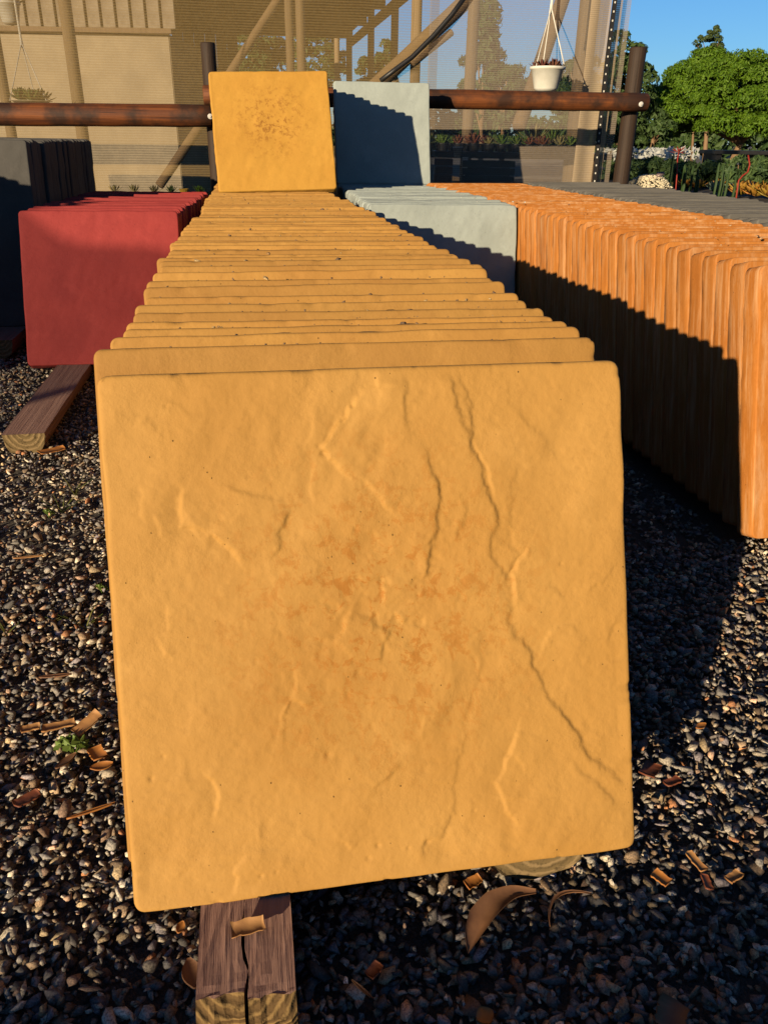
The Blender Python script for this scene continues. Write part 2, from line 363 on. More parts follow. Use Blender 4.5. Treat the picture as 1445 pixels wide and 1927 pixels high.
# riven relief of the front paver, in millimetres on its face: (sign, amplitude, width, points); + drops towards the right of the line as it runs down
RELIEF = [
 (1, 1.5, 20, [(278, 498), (282, 477), (279, 464), (284, 451), (279, 436)]), (1, 2.3, 24, [(290, 433), (302, 415), (300, 408), (308, 387), (309, 371), (305, 348), (303, 325), (300, 307), (296, 297), (284, 295), (274, 288)]),
 (1, 1.7, 11, [(321, 499), (331, 470), (336, 449), (344, 428), (347, 421)]), (1, 2.4, 18, [(330, 499), (336, 480), (343, 469), (347, 451), (348, 428), (345, 421), (352, 405), (353, 387), (359, 371), (365, 355), (366, 342), (360, 332), (357, 316), (361, 303), (369, 292), (371, 285)]),
 (-1, 1.3, 6, [(350, 422), (358, 400), (364, 372)]),
 (1, .9, 20, [(404, 410), (390, 400), (385, 385), (383, 362), (379, 344), (380, 325)]), (1, 2.0, 14, [(392, 317), (380, 301), (372, 292)]),
 (1, 2.1, 24, [(366, 281), (373, 268), (376, 257), (371, 244), (383, 230), (396, 210), (400, 191), (411, 168), (429, 144), (448, 115), (464, 91), (484, 75), (504, 64)]),
 (1, 1.2, 14, [(412, 281), (423, 277), (434, 263)]), (1, 1.0, 14, [(404, 206), (407, 225), (419, 237), (439, 238), (457, 218)]), (1, 1.1, 12, [(493, 250), (481, 232), (477, 211)]),
 (1, 1.2, 16, [(110, 396), (127, 387), (149, 381), (159, 382)]), (1, 1.5, 15, [(166, 374), (157, 357), (152, 348), (155, 335), (143, 318)]), (1, 1.1, 8, [(32, 454), (37, 461), (48, 459), (52, 449)]),
 (1, 1.4, 14, [(220, 269), (238, 258), (250, 244), (246, 226), (241, 216)]), (1, 1.2, 22, [(351, 243), (340, 196), (328, 166), (318, 129), (311, 92), (307, 61), (295, 41), (281, 29), (280, 13)]),
 (1, 1.2, 14, [(262, 119), (248, 105), (231, 91)]), (1, 1.0, 10, [(133, 154), (130, 139)]), (1, 1.1, 8, [(332, 372), (334, 359), (328, 339), (329, 329)]), (1, 1.0, 20, [(390, 455), (405, 439), (426, 412), (431, 401)]), (1, 1.3, 18, [(433, 100), (463, 69), (480, 45)]),
 (-1, 1.3, 10, [(255, 493), (255, 480)]), (-1, 1.9, 20, [(244, 480), (231, 464), (217, 452), (209, 437), (201, 425), (215, 404), (224, 394)]), (-1, 1.5, 18, [(234, 393), (249, 380), (261, 361)]), (-1, 1.7, 16, [(72, 395), (65, 385), (66, 363), (79, 352)]),
 (-1, 1.4, 16, [(93, 350), (107, 341), (116, 323)]), (-1, 1.9, 12, [(399, 324), (389, 309), (376, 291), (381, 262)]), (-1, 1.2, 14, [(253, 298), (250, 277)]), (-1, 1.1, 14, [(259, 264), (268, 253)]), (-1, 1.2, 14, [(220, 269), (209, 247), (201, 238)]),
 (-1, 1.4, 16, [(379, 139), (364, 108), (352, 82), (362, 59), (372, 36)]), (-1, 1.2, 14, [(159, 221), (161, 203), (155, 188), (182, 183)]), (-1, 1.1, 14, [(103, 44), (91, 4)]), (-1, 1.0, 12, [(72, 130), (83, 114), (78, 84)]), (-1, .9, 8, [(195, 48), (205, 36)]),
]
def relief(x, z, lines, seed):
    h = np.zeros_like(x)
    jx = .0007*vnoise(x, z, 300, seed+5)+.0012*vnoise(x, z, 95, seed+6)+.0016*vnoise(x, z, 40, seed+16); jz = .0007*vnoise(x, z, 300, seed+7)+.0012*vnoise(x, z, 95, seed+8)+.0016*vnoise(x, z, 40, seed+18); vary = .65+.35*np.clip(.6+.8*vnoise(x, z, 34, seed+17), 0, 1.5)
    X = x+jx; Z = z+jz
    for sg, amp, wid, pts in lines:
        pts = np.array(pts)/1000.0; wid = wid/1000.0; best = np.full(x.shape, 9.0); sd = np.zeros_like(x); fade = np.zeros_like(x); tot = len(pts)-1
        for k in range(tot):
            a, b = pts[k], pts[k+1]; d = b-a; L2 = d@d; t_ = np.clip(((X-a[0])*d[0]+(Z-a[1])*d[1])/L2, 0, 1)
            qx = X-(a[0]+t_*d[0]); qz = Z-(a[1]+t_*d[1]); dist = np.hypot(qx, qz); side = np.sign(d[1]*qx-d[0]*qz)*(-1)
            m = dist < best; best = np.where(m, dist, best); sd = np.where(m, side, sd)
            s_ = (k+t_)/tot; fade = np.where(m, np.clip(np.minimum(s_, 1-s_)*5+.15, 0, 1), fade)
        # side > 0 : right of the line when it runs downwards
        s_right = np.where(sd > 0, 1.0, -1.0)
        soft = np.tanh(best/(.0021 if sg > 0 else .0014))
        h += (.66 if sg > 0 else 1.05)*sg*amp/1000*fade*vary*(-s_right)*soft*np.where(s_right*sg > 0, np.exp(-best/(wid*.8)), np.exp(-best/(wid*1.9)))*.95
    return h
def paver_mesh(name, seed, n=26, s=.5, t=.043, rr=.013, bev=.0055, amp=1.0, lines=None, ragged=.003, wob=.5, chip=.35):
    rg = np.random.default_rng(seed)
    e = np.array([0, .0012, .003, .0055, .009, .014]); inner = np.linspace(.014, s-.014, n+1)[1:-1] if n < 60 else np.linspace(.014, s-.014, n)[1:-1]
    cs = np.concatenate([e, inner, (s-e)[::-1]]); N = len(cs)
    U, W = np.meshgrid(cs, cs, indexing='xy'); h = s/2; x = U-h; z = W-h
    qx = np.maximum(np.abs(x)-(h-rr), 0)/rr; qz = np.maximum(np.abs(z)-(h-rr), 0)/rr; corner = (qx > 0) & (qz > 0)
    L = np.hypot(qx, qz)+1e-12; k = np.maximum(qx, qz)/L
    xx = np.where(corner, np.sign(x)*((h-rr)+qx*k*rr), x); zz = np.where(corner, np.sign(z)*((h-rr)+qz*k*rr), z)
    # distance in from the outline
    ax = np.abs(xx)-(h-rr); az = np.abs(zz)-(h-rr)
    sdf = np.where((ax > 0) & (az > 0), np.hypot(np.maximum(ax, 0), np.maximum(az, 0))-rr, np.maximum(ax, az)-rr); ed = np.clip(-sdf, 0, None)
    bb = bev*(1+.22*vnoise(U, W, 26, seed+9)); q = np.clip(1-ed/bb, 0, 1); drop = bb*(1-np.sqrt(np.clip(1-q*q, 0, 1)))
    dg = U*.8-W*.45; dp = U*.45+W*.8
    hh = amp*(.0013*vnoise(U, W, 7, seed)+.00055*vnoise(dg*1.7, dp*.7, 26, seed+1)+.00030*vnoise(dg*1.3, dp*.8, 60, seed+2)*(.4+np.clip(vnoise(U, W, 9, seed+4), 0, 1.5))+.00011*vnoise(U, W, 150, seed+3)+.00006*vnoise(U, W, 310, seed+13))
    if lines:
        hh = hh+relief(U, W, lines, seed); r2 = random.Random(seed); small = []
        for _ in range(46):
            a = r2.gauss(-1.15, .55); p = [r2.uniform(20, 480), r2.uniform(20, 480)]; pts = [tuple(p)]
            for _k in range(r2.randint(2, 4)):
                a += r2.uniform(-.6, .6); q = r2.uniform(6, 16); p = [p[0]+q*math.cos(a), p[1]+q*math.sin(a)]; pts.append(tuple(p))
            small.append((r2.choice((-1, 1)), r2.uniform(.25, .7), r2.uniform(4, 14), pts))
        hh = hh+relief(U, W, small, seed+50)
        for (a, b_, r_, dp_) in ((232, 37, 2.2, 1.6), (281, 34, 2.6, 1.8), (222, 26, 1.8, 1.2), (262, 31, 1.6, 1.2), (118, 22, 1.8, 1.3), (133, 24, 1.7, 1.2), (30, 10, 2.0, 1.3), (24, 128, 2.2, 1.5), (36, 148, 1.8, 1.2), (188, 133, 3.2, 1.4), (200, 421, 2.6, 1.6), (196, 428, 1.8, 1.2), (330, 60, 1.6, 1.0), (430, 300, 1.7, 1.1), (60, 470, 1.8, 1.1)):
            hh = hh-dp_/1000*np.exp(-((U-a/1000)**2+(W-b_/1000)**2)/(r_/1000)**2)
        pk = np.exp(-((U-.245)**2+(W-.27)**2)/.011); hh = hh+pk*(-.0007*np.clip(vnoise(U, W, 95, seed+60)+.6*vnoise(U, W, 190, seed+61)-.5, 0, 2)+.0005*vnoise(U, W, 45, seed+62))
    hh = hh*np.clip(ed/.015, .25, 1) - chip*.0045*np.clip(vnoise(U+7, W, 55, seed+70)+.7*vnoise(U, W+3, 130, seed+71)-1.0, 0, 1.2)*np.exp(-ed/.006)
    wx = .0011*wob*vnoise(W, U*0+seed, 18, seed+11)*np.clip(np.abs(x)/h, 0, 1)**4; wz = .0011*wob*vnoise(U, U*0+seed, 18, seed+12)*np.clip(np.abs(z)/h, 0, 1)**4
    X = xx+h+wx; Z = zz+h+wz; Y = drop-hh
    V = np.stack([X, Y, Z], -1).reshape(-1, 3); idx = np.arange(N*N).reshape(N, N)
    F = [(int(a), int(b), int(c_), int(d)) for a, b, c_, d in zip(idx[:-1, :-1].ravel(), idx[:-1, 1:].ravel(), idx[1:, 1:].ravel(), idx[1:, :-1].ravel())]
    loop = np.concatenate([idx[0, :-1], idx[:-1, -1], idx[-1, :0:-1], idx[:0:-1, 0]]); B = V[loop]; m = len(loop)
    cen = np.array([h, 0, h]); out = B-cen; out[:, 1] = 0; out /= np.linalg.norm(out, axis=1)[:, None]
    ang = np.linspace(0, 1, m, endpoint=False); rings = [loop]; VV = [V]; base = len(V)
    for kk, (fr, off) in enumerate(((.35, .0008), (.7, .0012), (.93, .002), (1.0, -.0005))):
        nz = vnoise(ang*97, ang*0+kk*3.3, 1.0, seed+20)*ragged*(.25 if kk < 2 else .8)
        if kk >= 2: nz = nz - np.clip(vnoise(ang*41, ang*0+7.7, 1.0, seed+31)-1.1, 0, 2)*.012*(kk == 3)
        p = B+out*(off+nz)[:, None]; p[:, 1] = t*fr + vnoise(ang*60, ang*0+kk, 1.0, seed+40)*.001
        VV.append(p); rings.append(np.arange(base, base+m)); base += m
    for a, b in zip(rings[:-1], rings[1:]):
        F += [(int(a[(i+1) % m]), int(a[i]), int(b[i]), int(b[(i+1) % m])) for i in range(m)]
    F.append(tuple(int(i) for i in rings[-1]))
    me = mesh(name, np.concatenate(VV), F); me.polygons.foreach_set('use_smooth', [True]*len(me.polygons)); return me
def mats(me, mat): me.materials.clear(); me.materials.append(mat); return me
def place(me, pos, tilt, yaw=0.0, roll=0.0, label='', group=None):
    o = bpy.data.objects.new('paver', me); COL.objects.link(o); o.location = pos
    o.rotation_mode = 'XYZ'; o.rotation_euler = (-tilt, -roll, yaw); tag(o, label, 'paver', group); return o

# --- yellow row
TILT = R(22.4)
hero = mats(paver_mesh('front_paver', 100, n=330, lines=RELIEF, wob=.22, amp=.9, ragged=.0022, rr=.011, bev=.0042, chip=.5), M['yellow'])
place(hero, (0, .0, .10), TILT, R(.34), R(.05), 'large yellow riven paver at the very front, its whole cracked face showing', 'yellow pavers in the long row')
yv = [mats(paver_mesh('yellow_paver', 200+7*i, n=74, amp=.6, ragged=.0035, wob=.3, bev=.0026, rr=.009, chip=.7), M['yellow_old']) for i in range(8)]
tops = [.238, .300, .343, .388, .434, .484, .534, .584, .632, .682, .732, .782]
while tops[-1] < 3.97: tops.append(tops[-1]+.0492+random.uniform(-.004, .004))
dxs = [-.0095, -.002, .003, -.001, .001, -.004, .004, .0, -.004, .004, .006, .002]
dzs = [.0135, .0094, .009, .0064, .0071, .008, .0077, .0119, .0132, .016, .0177, .0184]
ords = ['second', 'third', 'fourth', 'fifth', 'sixth', 'seventh', 'eighth', 'ninth', 'tenth']
run = 0.0; EDGES = []
for i, y in enumerate(tops):
    if i % 4 == 0: run = random.uniform(-.009, .009)
    dx = dxs[i] if i < len(dxs) else run+random.uniform(-.004, .004)+.004
    dz = dzs[i] if i < len(dzs) else random.uniform(-.003, .003)+.018-.034*min(1, (y-.78)/2.3)
    if y < 3.0: EDGES.append((.02+dx, .48+dx, y, .562+dz))
    lab = f'yellow paver standing {ords[i]} from the front of the long yellow row' if i < len(ords) else 'yellow paver deep in the long yellow row, only its top edge showing'
    if i == 0: lab = 'yellow paver right behind the large front one, a wide strip of it showing'
    place(yv[i % 8], (dx, y-.192, .1+dz), TILT+R(random.uniform(-.4, .4)), R(random.uniform(-.35, .35)), R(random.uniform(-.25, .25)), lab, 'yellow pavers in the long row')
stand = mats(paver_mesh('standing_paver', 321, n=60, s=.5, amp=1.0, ragged=.003), M['yellow_stand'])
place(stand, (.03, 3.091, .546), R(23.9), R(.25), R(1.85), 'ochre yellow paver standing upright on top of the far end of the yellow row')

for k in range(12):
    place(yv[k % 8], (.03+random.uniform(-.005, .005), 3.148+k*.0515, .546+random.uniform(-.004, .004)), R(23.9+random.uniform(-.4, .4)), R(random.uniform(-.3, .3)), R(1.5),
          'yellow paver stacked upright behind the standing ochre one, hidden by it', 'upright yellow pavers hidden behind the ochre one')
# --- other rows
def row(mat, x, tops, s, z0, tilt, label, front_label, group, seed, drift=0.0, t=.043, second=None, jx=.006, nv=5, n=36, front_n=90, bev=.0045, rg=.002, yj=.4, dzr=0.0, jz=.004, jt=.4, wob=.5):
    vs = [mats(paver_mesh('paver', seed+i*5, n=n, s=s, t=t, amp=.7, bev=bev, ragged=rg, wob=wob), mat) for i in range(nv)]
    fr = mats(paver_mesh('paver', seed+91, n=front_n, s=s, t=t, amp=.8, bev=bev, ragged=rg), mat)
    lean = s*math.sin(tilt)
    for i, y in enumerate(tops):
        dx = random.uniform(-jx, jx)+drift*(y-tops[0]) if i else 0
        place(fr if i == 0 else vs[i % nv], (x+dx, y-lean, z0+dzr*(y-tops[0])+(random.uniform(-jz, jz) if i else 0)), tilt+R(random.uniform(-jt, jt)) if i else tilt, R(random.uniform(-yj, yj)), R(random.uniform(-.3, .3)),
              front_label if i == 0 else (second if (i == 1 and second) else (f'{ords[i-1]} {label[0]} paver counted from the near end of {label[1]}' if i < 8 else f'{label[0]} paver deep in {label[1]}, {label[2]}')), group)
def ys(a, b, st, j=.004): 
    o = [a]
    while o[-1] < b: o.append(o[-1]+st+random.uniform(-j, j))
    return o
row(M['red'], -.583, ys(2.315, 3.36, .052), .5, .081, R(25), ('red', 'the red row', 'packed edge to edge'), 'red paver at the front of the red row, lit above and shaded below', 'red pavers left of the yellow row', 400, drift=.05, second='red paver directly behind the red front one, its right edge peeping out')
row(M['grey'], .534, ys(2.175, 4.2, .052), .5, .077, R(11.7), ('pale grey', 'the grey row', 'packed edge to edge'), 'pale grey paver at the front of the grey row, half in blue shade', 'grey pavers right of the yellow row', 500, drift=.045, t=.045, dzr=-.012)
row(M['orange'], 1.045, ys(.80, 3.62, .051, .0012), .5, .085, R(17), ('orange', 'the long orange row', 'packed edge to edge'), 'orange paver at the near end of the long orange row', 'orange pavers in the long row on the right', 600, jx=.0013, t=.0483, bev=.0013, rg=.001, yj=.05, jz=.0018, jt=.05, wob=.2)
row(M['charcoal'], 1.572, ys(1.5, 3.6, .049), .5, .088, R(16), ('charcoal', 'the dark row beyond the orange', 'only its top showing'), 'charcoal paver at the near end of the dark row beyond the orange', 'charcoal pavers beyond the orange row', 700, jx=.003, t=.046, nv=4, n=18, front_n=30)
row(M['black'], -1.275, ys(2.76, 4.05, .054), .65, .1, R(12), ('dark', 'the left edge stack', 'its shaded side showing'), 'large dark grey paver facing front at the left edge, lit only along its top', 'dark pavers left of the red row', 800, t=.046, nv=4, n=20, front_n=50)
row(M['black'], -2.05, ys(1.70, 2.75, .054), .72, .1, R(12), ('dark', 'the added row outside the left edge', 'out of the picture'), 'dark paver leading an added row, unseen outside the left edge', 'added dark pavers outside the frame on the left', 900, t=.05, nv=2, n=8, front_n=8)  # unseen row, added to throw shade on the front of the left edge stack
sg = mats(paver_mesh('standing_grey_paver', 551, n=50, s=.485, t=.04), M['grey'])
place(sg, (.601, 3.764, .55), R(15.4), R(-1.2), 0, 'pale grey paver standing upright on the grey row, mostly in blue shade')

# crumbs of concrete and grit lying on the top edges of the rows
def crumbs(n, x0, x1, y0, y1, zf, base):
    P = np.column_stack([rng.uniform(x0, x1, n), y0+(y1-y0)*rng.uniform(0, 1, n)**1.4, np.zeros(n)]); P[:, 2] = zf(P[:, 1])+rng.uniform(-.003, .003, n)
    return P, np.exp(rng.normal(math.log(.0017), .45, n)), np.array(base)[rng.integers(0, len(base), n)]
def edge_crumbs(n):
    pick = np.array(EDGES)[rng.integers(0, len(EDGES), n)]; d = rng.uniform(.001, .013, n)
    P = np.column_stack([rng.uniform(pick[:, 0], pick[:, 1]), pick[:, 2]+d, pick[:, 3]-d*.41+.0006])
    base = np.array([[.2, .11, .04], [.13, .075, .035], [.1, .055, .026], [.26, .17, .07]]); return P, np.exp(rng.normal(math.log(.0016), .5, n)), base[rng.integers(0, 4, n)]
parts = [edge_crumbs(900), crumbs(70, .62, 1.08, 2.2, 3.6, lambda y: .57-.012*(y-2.2), [[.3, .3, .27], [.2, .19, .17], [.4, .38, .33]]), crumbs(200, 1.06, 1.52, .9, 3.5, lambda y: .565+0*y, [[.3, .17, .08], [.16, .07, .03], [.36, .25, .14]])]
tag(link('crumbs', stones_mesh('crumbs', np.concatenate([p[0] for p in parts]), np.concatenate([p[1] for p in parts]), np.concatenate([p[2] for p in parts])), M['stone']), kind='stuff')
# ------------------------------------------------------------------ bearers
def half_log(name, x0, x1, y0, y1, ztop, h, label, endmat, group=None, nseg=14, slant=0.0):
    cx, r = (x0+x1)/2, (x1-x0)/2
    e = empty(name, (cx, y0, ztop-h), label, 'timber bearer', group)
    prof = [(-r, 0), (r, 0)] + [(r*math.cos(a), -h*math.sin(a)**.8) for a in np.linspace(0.12, math.pi-.12, 11)]
    v, f = [], []; m = len(prof)
    for i in range(nseg+1):
        y = y0+(y1-y0)*i/nseg
        for k, (px_, pz) in enumerate(prof):
            j = random.uniform(-.002, .002); v.append((cx+px_+j+slant*(y-y0), y+(random.uniform(-.003, .003) if i == 0 else 0), ztop+pz+random.uniform(-.0015, .0015)*(k > 1)))
    for i in range(nseg):
        for k in range(m): f.append((i*m+k, (i+1)*m+k, (i+1)*m+(k+1) % m, i*m+(k+1) % m))
    f.append(tuple(nseg*m+k for k in range(m)))
    link('log', mesh('log', v, f), M['bearer'], e)
    em = mesh('end_face', [(q[0], q[1]-.0005, q[2]) for q in v[:m]], [tuple(reversed(range(m)))])
    o = link('end_face', em, end_grain_mat('log_end_grain', (.10, .068, .03), (.17, .115, .055), (cx+.006, y0, ztop+.004), .55), e); return e
# front plank under the yellow row, split along the middle
pl = empty('timber_plank', (.10, -.09, .04), 'split grey brown timber plank sticking out under the front yellow paver', 'timber plank')
def plank_half(xa, xb, seed, front):
    rg = random.Random(seed); b = MB(); ny = 40; v = []; f = []; xs = np.linspace(0, 1, 9)
    for j in range(ny+1):
        y = front+(2.9-front)*(j/ny)**2.2
        l = xa(y); r_ = xb(y)
        for x in xs: v.append((l+(r_-l)*x, y+(0 if j else rg.uniform(-.002, .002)), .1-.0012*rg.random()))
        for x in xs[::-1]: v.append((l+(r_-l)*x, y, .04))
    m = 18
    for j in range(ny):
        for k in range(m): f.append((j*m+k, j*m+(k+1) % m, (j+1)*m+(k+1) % m, (j+1)*m+k))
    f.append(tuple(ny*m+k for k in reversed(range(m))))
    o = link('board', mesh('board', v, f), M['bearer'], pl)
    # chamfered, weathered end
    e = v[:m]; ev = [(a[0], a[1], a[2]) for a in e[:9]] + [(a[0]-.0+.0, a[1]-.012-rg.uniform(0, .003), .1-.014) for a in e[:9]] + [(a[0], a[1]-.010, .04) for a in e[:9]]
    ef = []
    for k in range(8):
        ef += [(k, 9+k, 10+k, k+1), (9+k, 18+k, 19+k, 10+k)]
    ef += [(0, 18, 9), (8, 17, 26)]
    link('end_face', mesh('end_face', ev, ef), M['endgrain'], pl)
cr = lambda y: .1015+.0022*math.sin(y*60)+.0012*math.sin(y*173+1)
gap = lambda y: max(.0003, .0016*(1-(y+.1)/.3))*(1+.5*math.sin(y*110)+.3*math.sin(y*291))
plank_half(lambda y: .0605, lambda y: cr(y)-gap(y), 3, -.088)
plank_half(lambda y: cr(y)+gap(y), lambda y: .1445, 4, -.094)
half_log('half_log_bearer', .352, .452, .022, 2.9, .099, .05, 'half round log bearer with cracked end under the right of the front yellow paver', M['endlog'])
half_log('half_log_bearer', -.492, -.39, 1.44, 3.3, .08, .062, 'half round log bearer with pale sawn end sticking out under the red row', M['endlog'], slant=-.0)
half_log('half_log_bearer', -.20, -.1, 2.0, 3.3, .08, .06, 'half round log bearer under the right side of the red row', M['endlog'])
half_log('half_log_bearer', -.80, -.70, 2.40, 3.9, .099, .07, 'dim log bearer under the dark pavers at the left edge', M['endlog'])
half_log('half_log_bearer', -1.22, -1.12, 2.4, 3.9, .099, .07, 'log bearer under the far left of the dark paver stack', M['endlog'])
for i, (xx, y0, zt, w_) in enumerate(((.6, 2.07, .076, 'left'), (.9, 2.07, .076, 'right'))): half_log('half_log_bearer', xx, xx+.1, y0, 3.35, zt, .05, f'log bearer under the {w_} half of the grey row', M['endlog'])
for i, (xx, y0, zt, w_) in enumerate(((1.15, .7, .084, 'left'), (1.4, .7, .084, 'right'))): half_log('half_log_bearer', xx, xx+.1, y0, 3.35, zt, .055, f'log bearer under the {w_} half of the orange row', M['endlog'])
for i, (xx, w_) in enumerate(((1.72, 'left'), (2.0, 'right'))): half_log('half_log_bearer', xx, xx+.1, 1.4, 3.35, .099, .07, f'log bearer under the {w_} half of the charcoal row', M['endlog'])
for i, (xx, w_) in enumerate(((-1.95, 'left'), (-1.6, 'right'))): half_log('half_log_bearer', xx, xx+.1, 1.5, 2.75, .099, .07, f'log bearer under the {w_} half of the added dark row outside the frame', M['endlog'])
# unseen low sleeper wall, added behind the photographer to shadow the near gravel
sw = empty('added_sleeper_wall', (-1.2, -1.99, .018), 'added low wall of dark timber sleepers, unseen behind the camera, shadowing the near gravel', 'low wall')
for k in range(3):
    b = MB(); b.box((-1.0, -1.99, .018+.091+k*.182), (4.6, .16, .18), 0, .008); b.build('sleeper', M['sleeper'], sw)

# unseen net screen, added to half-shade the red row and the gravel beside it
sc = empty('added_net_screen', (-4.0, -1.4, .018), 'added dark net screen on poles, unseen outside the left edge, half shading the red row', 'screen')
v = [(-4.0+.02*math.sin(k*.9+q), -2.25+1.75*k/24, .02+q*(1.56+.03*math.sin(k*.7))/6) for q in range(7) for k in range(25)]
f = [(q*25+k, q*25+k+1, (q+1)*25+k+1, (q+1)*25+k) for q in range(6) for k in range(24)]
link('net_panel', mesh('net_panel', v, f), net_mat('dark_shade_net', (.05, .045, .035), .48, .56, .006), sc, True)
for y_ in (-2.27, -1.4, -.48):
    m = MB(); m.tube([(-4.03, y_, 0), (-4.03, y_, 1.66)], .03, 10); m.build('post', M['post'], sc, True)
# ------------------------------------------------------------------ fence
FA, FB = 4.20, .0                        # post line y = FA + FB x
fence = empty('pole_fence', (1.0, FA+FB, .018), 'dark pole fence with two posts and red brown rails behind the paver rows', 'fence')
def pole_part(name, a, b, r, mat, parent, nseg=16, jit=.012, n=16):
    a, b = Vector(a), Vector(b); pts = [a+(b-a)*(i/nseg) for i in range(nseg+1)]
    L = (b-a).length; k = min(.006/L, .02); pts = [a, a+(b-a)*k]+pts[1:-1]+[b-(b-a)*k, b]
    rad = [r*.9, r]+[r*(1+random.uniform(-.02, .02)) for _ in pts[2:-2]]+[r, r*.9]
    m = MB(); m.tube(pts, rad, n, True, jit); return m.build(name, mat, parent, True)
def vpost(px, py_top, r, a, b, name, mat, parent, zbot=.0, dxt=0.0):
    p = onv(px, py_top, a, b); return pole_part(name, (p.x, p.y, zbot), (p.x+dxt, p.y, p.z), r, mat, parent)
vpost(391, 80, .037, FA, FB, 'post', M['post'], fence)
vpost(1201, 89, .046, FA, FB, 'post', M['post'], fence, dxt=.0)
def rail(pa, pb, r, boltpx):
    a = onv(*pa, FA-.088, FB); b = onv(*pb, FA-.088, FB)
    o = pole_part('rail', a, b, r, M['rail'], fence, 20)
    if boltpx:
        p = onv(*boltpx, FA-.088-r-.004, FB); m = MB(); m.tube([(p.x, p.y+.012, p.z), (p.x, p.y, p.z), (p.x, p.y-.002, p.z)], [.013, .013, .009], 14)
        m.tube([(p.x, p.y, p.z), (p.x, p.y-.008, p.z)], [.006, .005], 8)
        bo = m.build('bolt', M['metal']); bo.parent = o; bo.matrix_basis = o.matrix_basis.inverted() @ Matrix.Translation(-Vector(fence.location)) if False else Matrix.Identity(4)
    return o
rail((-260, 213), (399, 218), .053, (396, 219))
rail((383, 179), (1216, 193), .047, (1206, 196))

# ------------------------------------------------------------------ shade house
NA, NB = 4.80, .0
sh = empty('shade_house', (0.0, 5.0, .018), 'timber framed shade house with see-through brown shade net walls behind the fence', 'shade house')
def net_panel(name, x0, x1, a, b, z0, z1, mat, wav=.012, nx=60, nz=24, fold=0.0, seed=1):
    v, f = [], []
    for j in range(nz+1):
        for i in range(nx+1):
            x = x0+(x1-x0)*i/nx; z = z0+(z1-z0)*j/nz
            y = a+b*x + wav*math.sin(x*2.3+z*.8+seed)+wav*.6*math.sin(x*5.1-z*1.3+seed*2)+fold*math.sin(x*38+math.sin(z*2)*.8)
            v.append((x, y, z))
    for j in range(nz):
        for i in range(nx): f.append((j*(nx+1)+i, j*(nx+1)+i+1, (j+1)*(nx+1)+i+1, (j+1)*(nx+1)+i))
    return link(name, mesh(name, v, f), mat, sh, True)
xr = onv(1096, 340, NA, NB).x; xm = onv(803, 150, NA, NB).x
net_panel('net_panel', -4.5, xm+.06, NA, NB, .02, 3.0, M['net'])
net_panel('net_panel', xm, xr+.02, NA-.035, NB, .02, 3.0, M['net_dense'], seed=4)
net_panel('curtain', xr-.10, xr+.035, NA-.06, NB, .02, 3.0, M['curtain'], .006, 30, 20, .008)
net_panel('curtain', xr+.06, xr+.12, NA-.02, NB, .02, 3.0, M['curtain'], .006, 20, 20, .01, seed=8)
net_panel('curtain', xr+.145, xr+.20, NA+.04, NB, .02, 3.0, M['net_dense'], .004, 16, 20, .006, seed=3)
# black webbing strap with white eyelets on the net edge
b = MB(); p0 = Vector((xr+.045, NA+NB*xr-.075, .03)); p1 = Vector((xr+.045, NA+NB*xr-.075, 3.0))
v = []; f = []
for i in range(31):
    z = .03+2.97*i/30; xo = .006*math.sin(z*4)
    for q in ((-.014, 0), (.014, 0), (.014, .004), (-.014, .004)): v.append((p0.x+xo+q[0], p0.y+q[1], z))
for i in range(30):
    for k in range(4): f.append((i*4+k, i*4+(k+1) % 4, (i+1)*4+(k+1) % 4, (i+1)*4+k))
strap = link('strap', mesh('strap', v, f), M['strap'], sh)
b = MB()
for i in range(58):
    z = .06+i*.047; b.box((p0.x+.006*math.sin(z*4), p0.y-.0015, z), (.007, .003, .010))
eo = b.build('eyelet', M['white']); eo.parent = strap; tag(eo, kind='stuff')
def pole(px0, py0, px1, py1, depth, w, name='pole', mat='pole', depth2=None, n=12):
    a = at(px0, py0, depth); c_ = at(px1, py1, depth2 or depth); d = c_-a
    return pole_part(name, a, c_, w/2, M[mat], sh, 8, .01, n)
def vpole(px, py, depth, w, ztop=3.0, name='pole', mat='pole'):
    p = at(px, py, depth); return pole_part(name, (p.x, p.y, 0), (p.x, p.y, ztop), w/2, M[mat], sh, 8, .01, 12)
vpole(142, 150, 5.4, .085); vpole(5, 150, 5.6, .075); vpole(545, 70, 6.6, .07); vpole(566, 70, 6.5, .075); vpole(886, 120, 5.6, .085); vpole(1094, 150, 5.3, .13)
for px, d in ((742, 12.1), (698, 13.5), (657, 15.5), (634, 17.2)): vpole(px, 90, d, .115 if d < 14 else .12)
vpole(783, 60, 9.5, .13)
pole(905, -25, 690, 178, 5.5, .105, 'brace', 'brace'); pole(1068, -30, 975, 240, 5.6, .10, 'brace', 'brace', 5.5)
pole(535, -20, 425, 150, 7.0, .075, 'brace', 'brace'); pole(385, 225, 300, 350, 6.0, .07, 'brace', 'brace'); pole(775, 120, 850, 60, 5.45, .05, 'brace', 'brace')
# black hose along the big brace
m = MB(); pts = [onv(px, py, NA-.06, NB) for px, py in ((885, -20), (850, 28), (815, 68), (775, 108), (745, 130), (716, 152))]; m.tube(pts, .014, 8); m.build('hose', M['blackplastic'], sh, True)
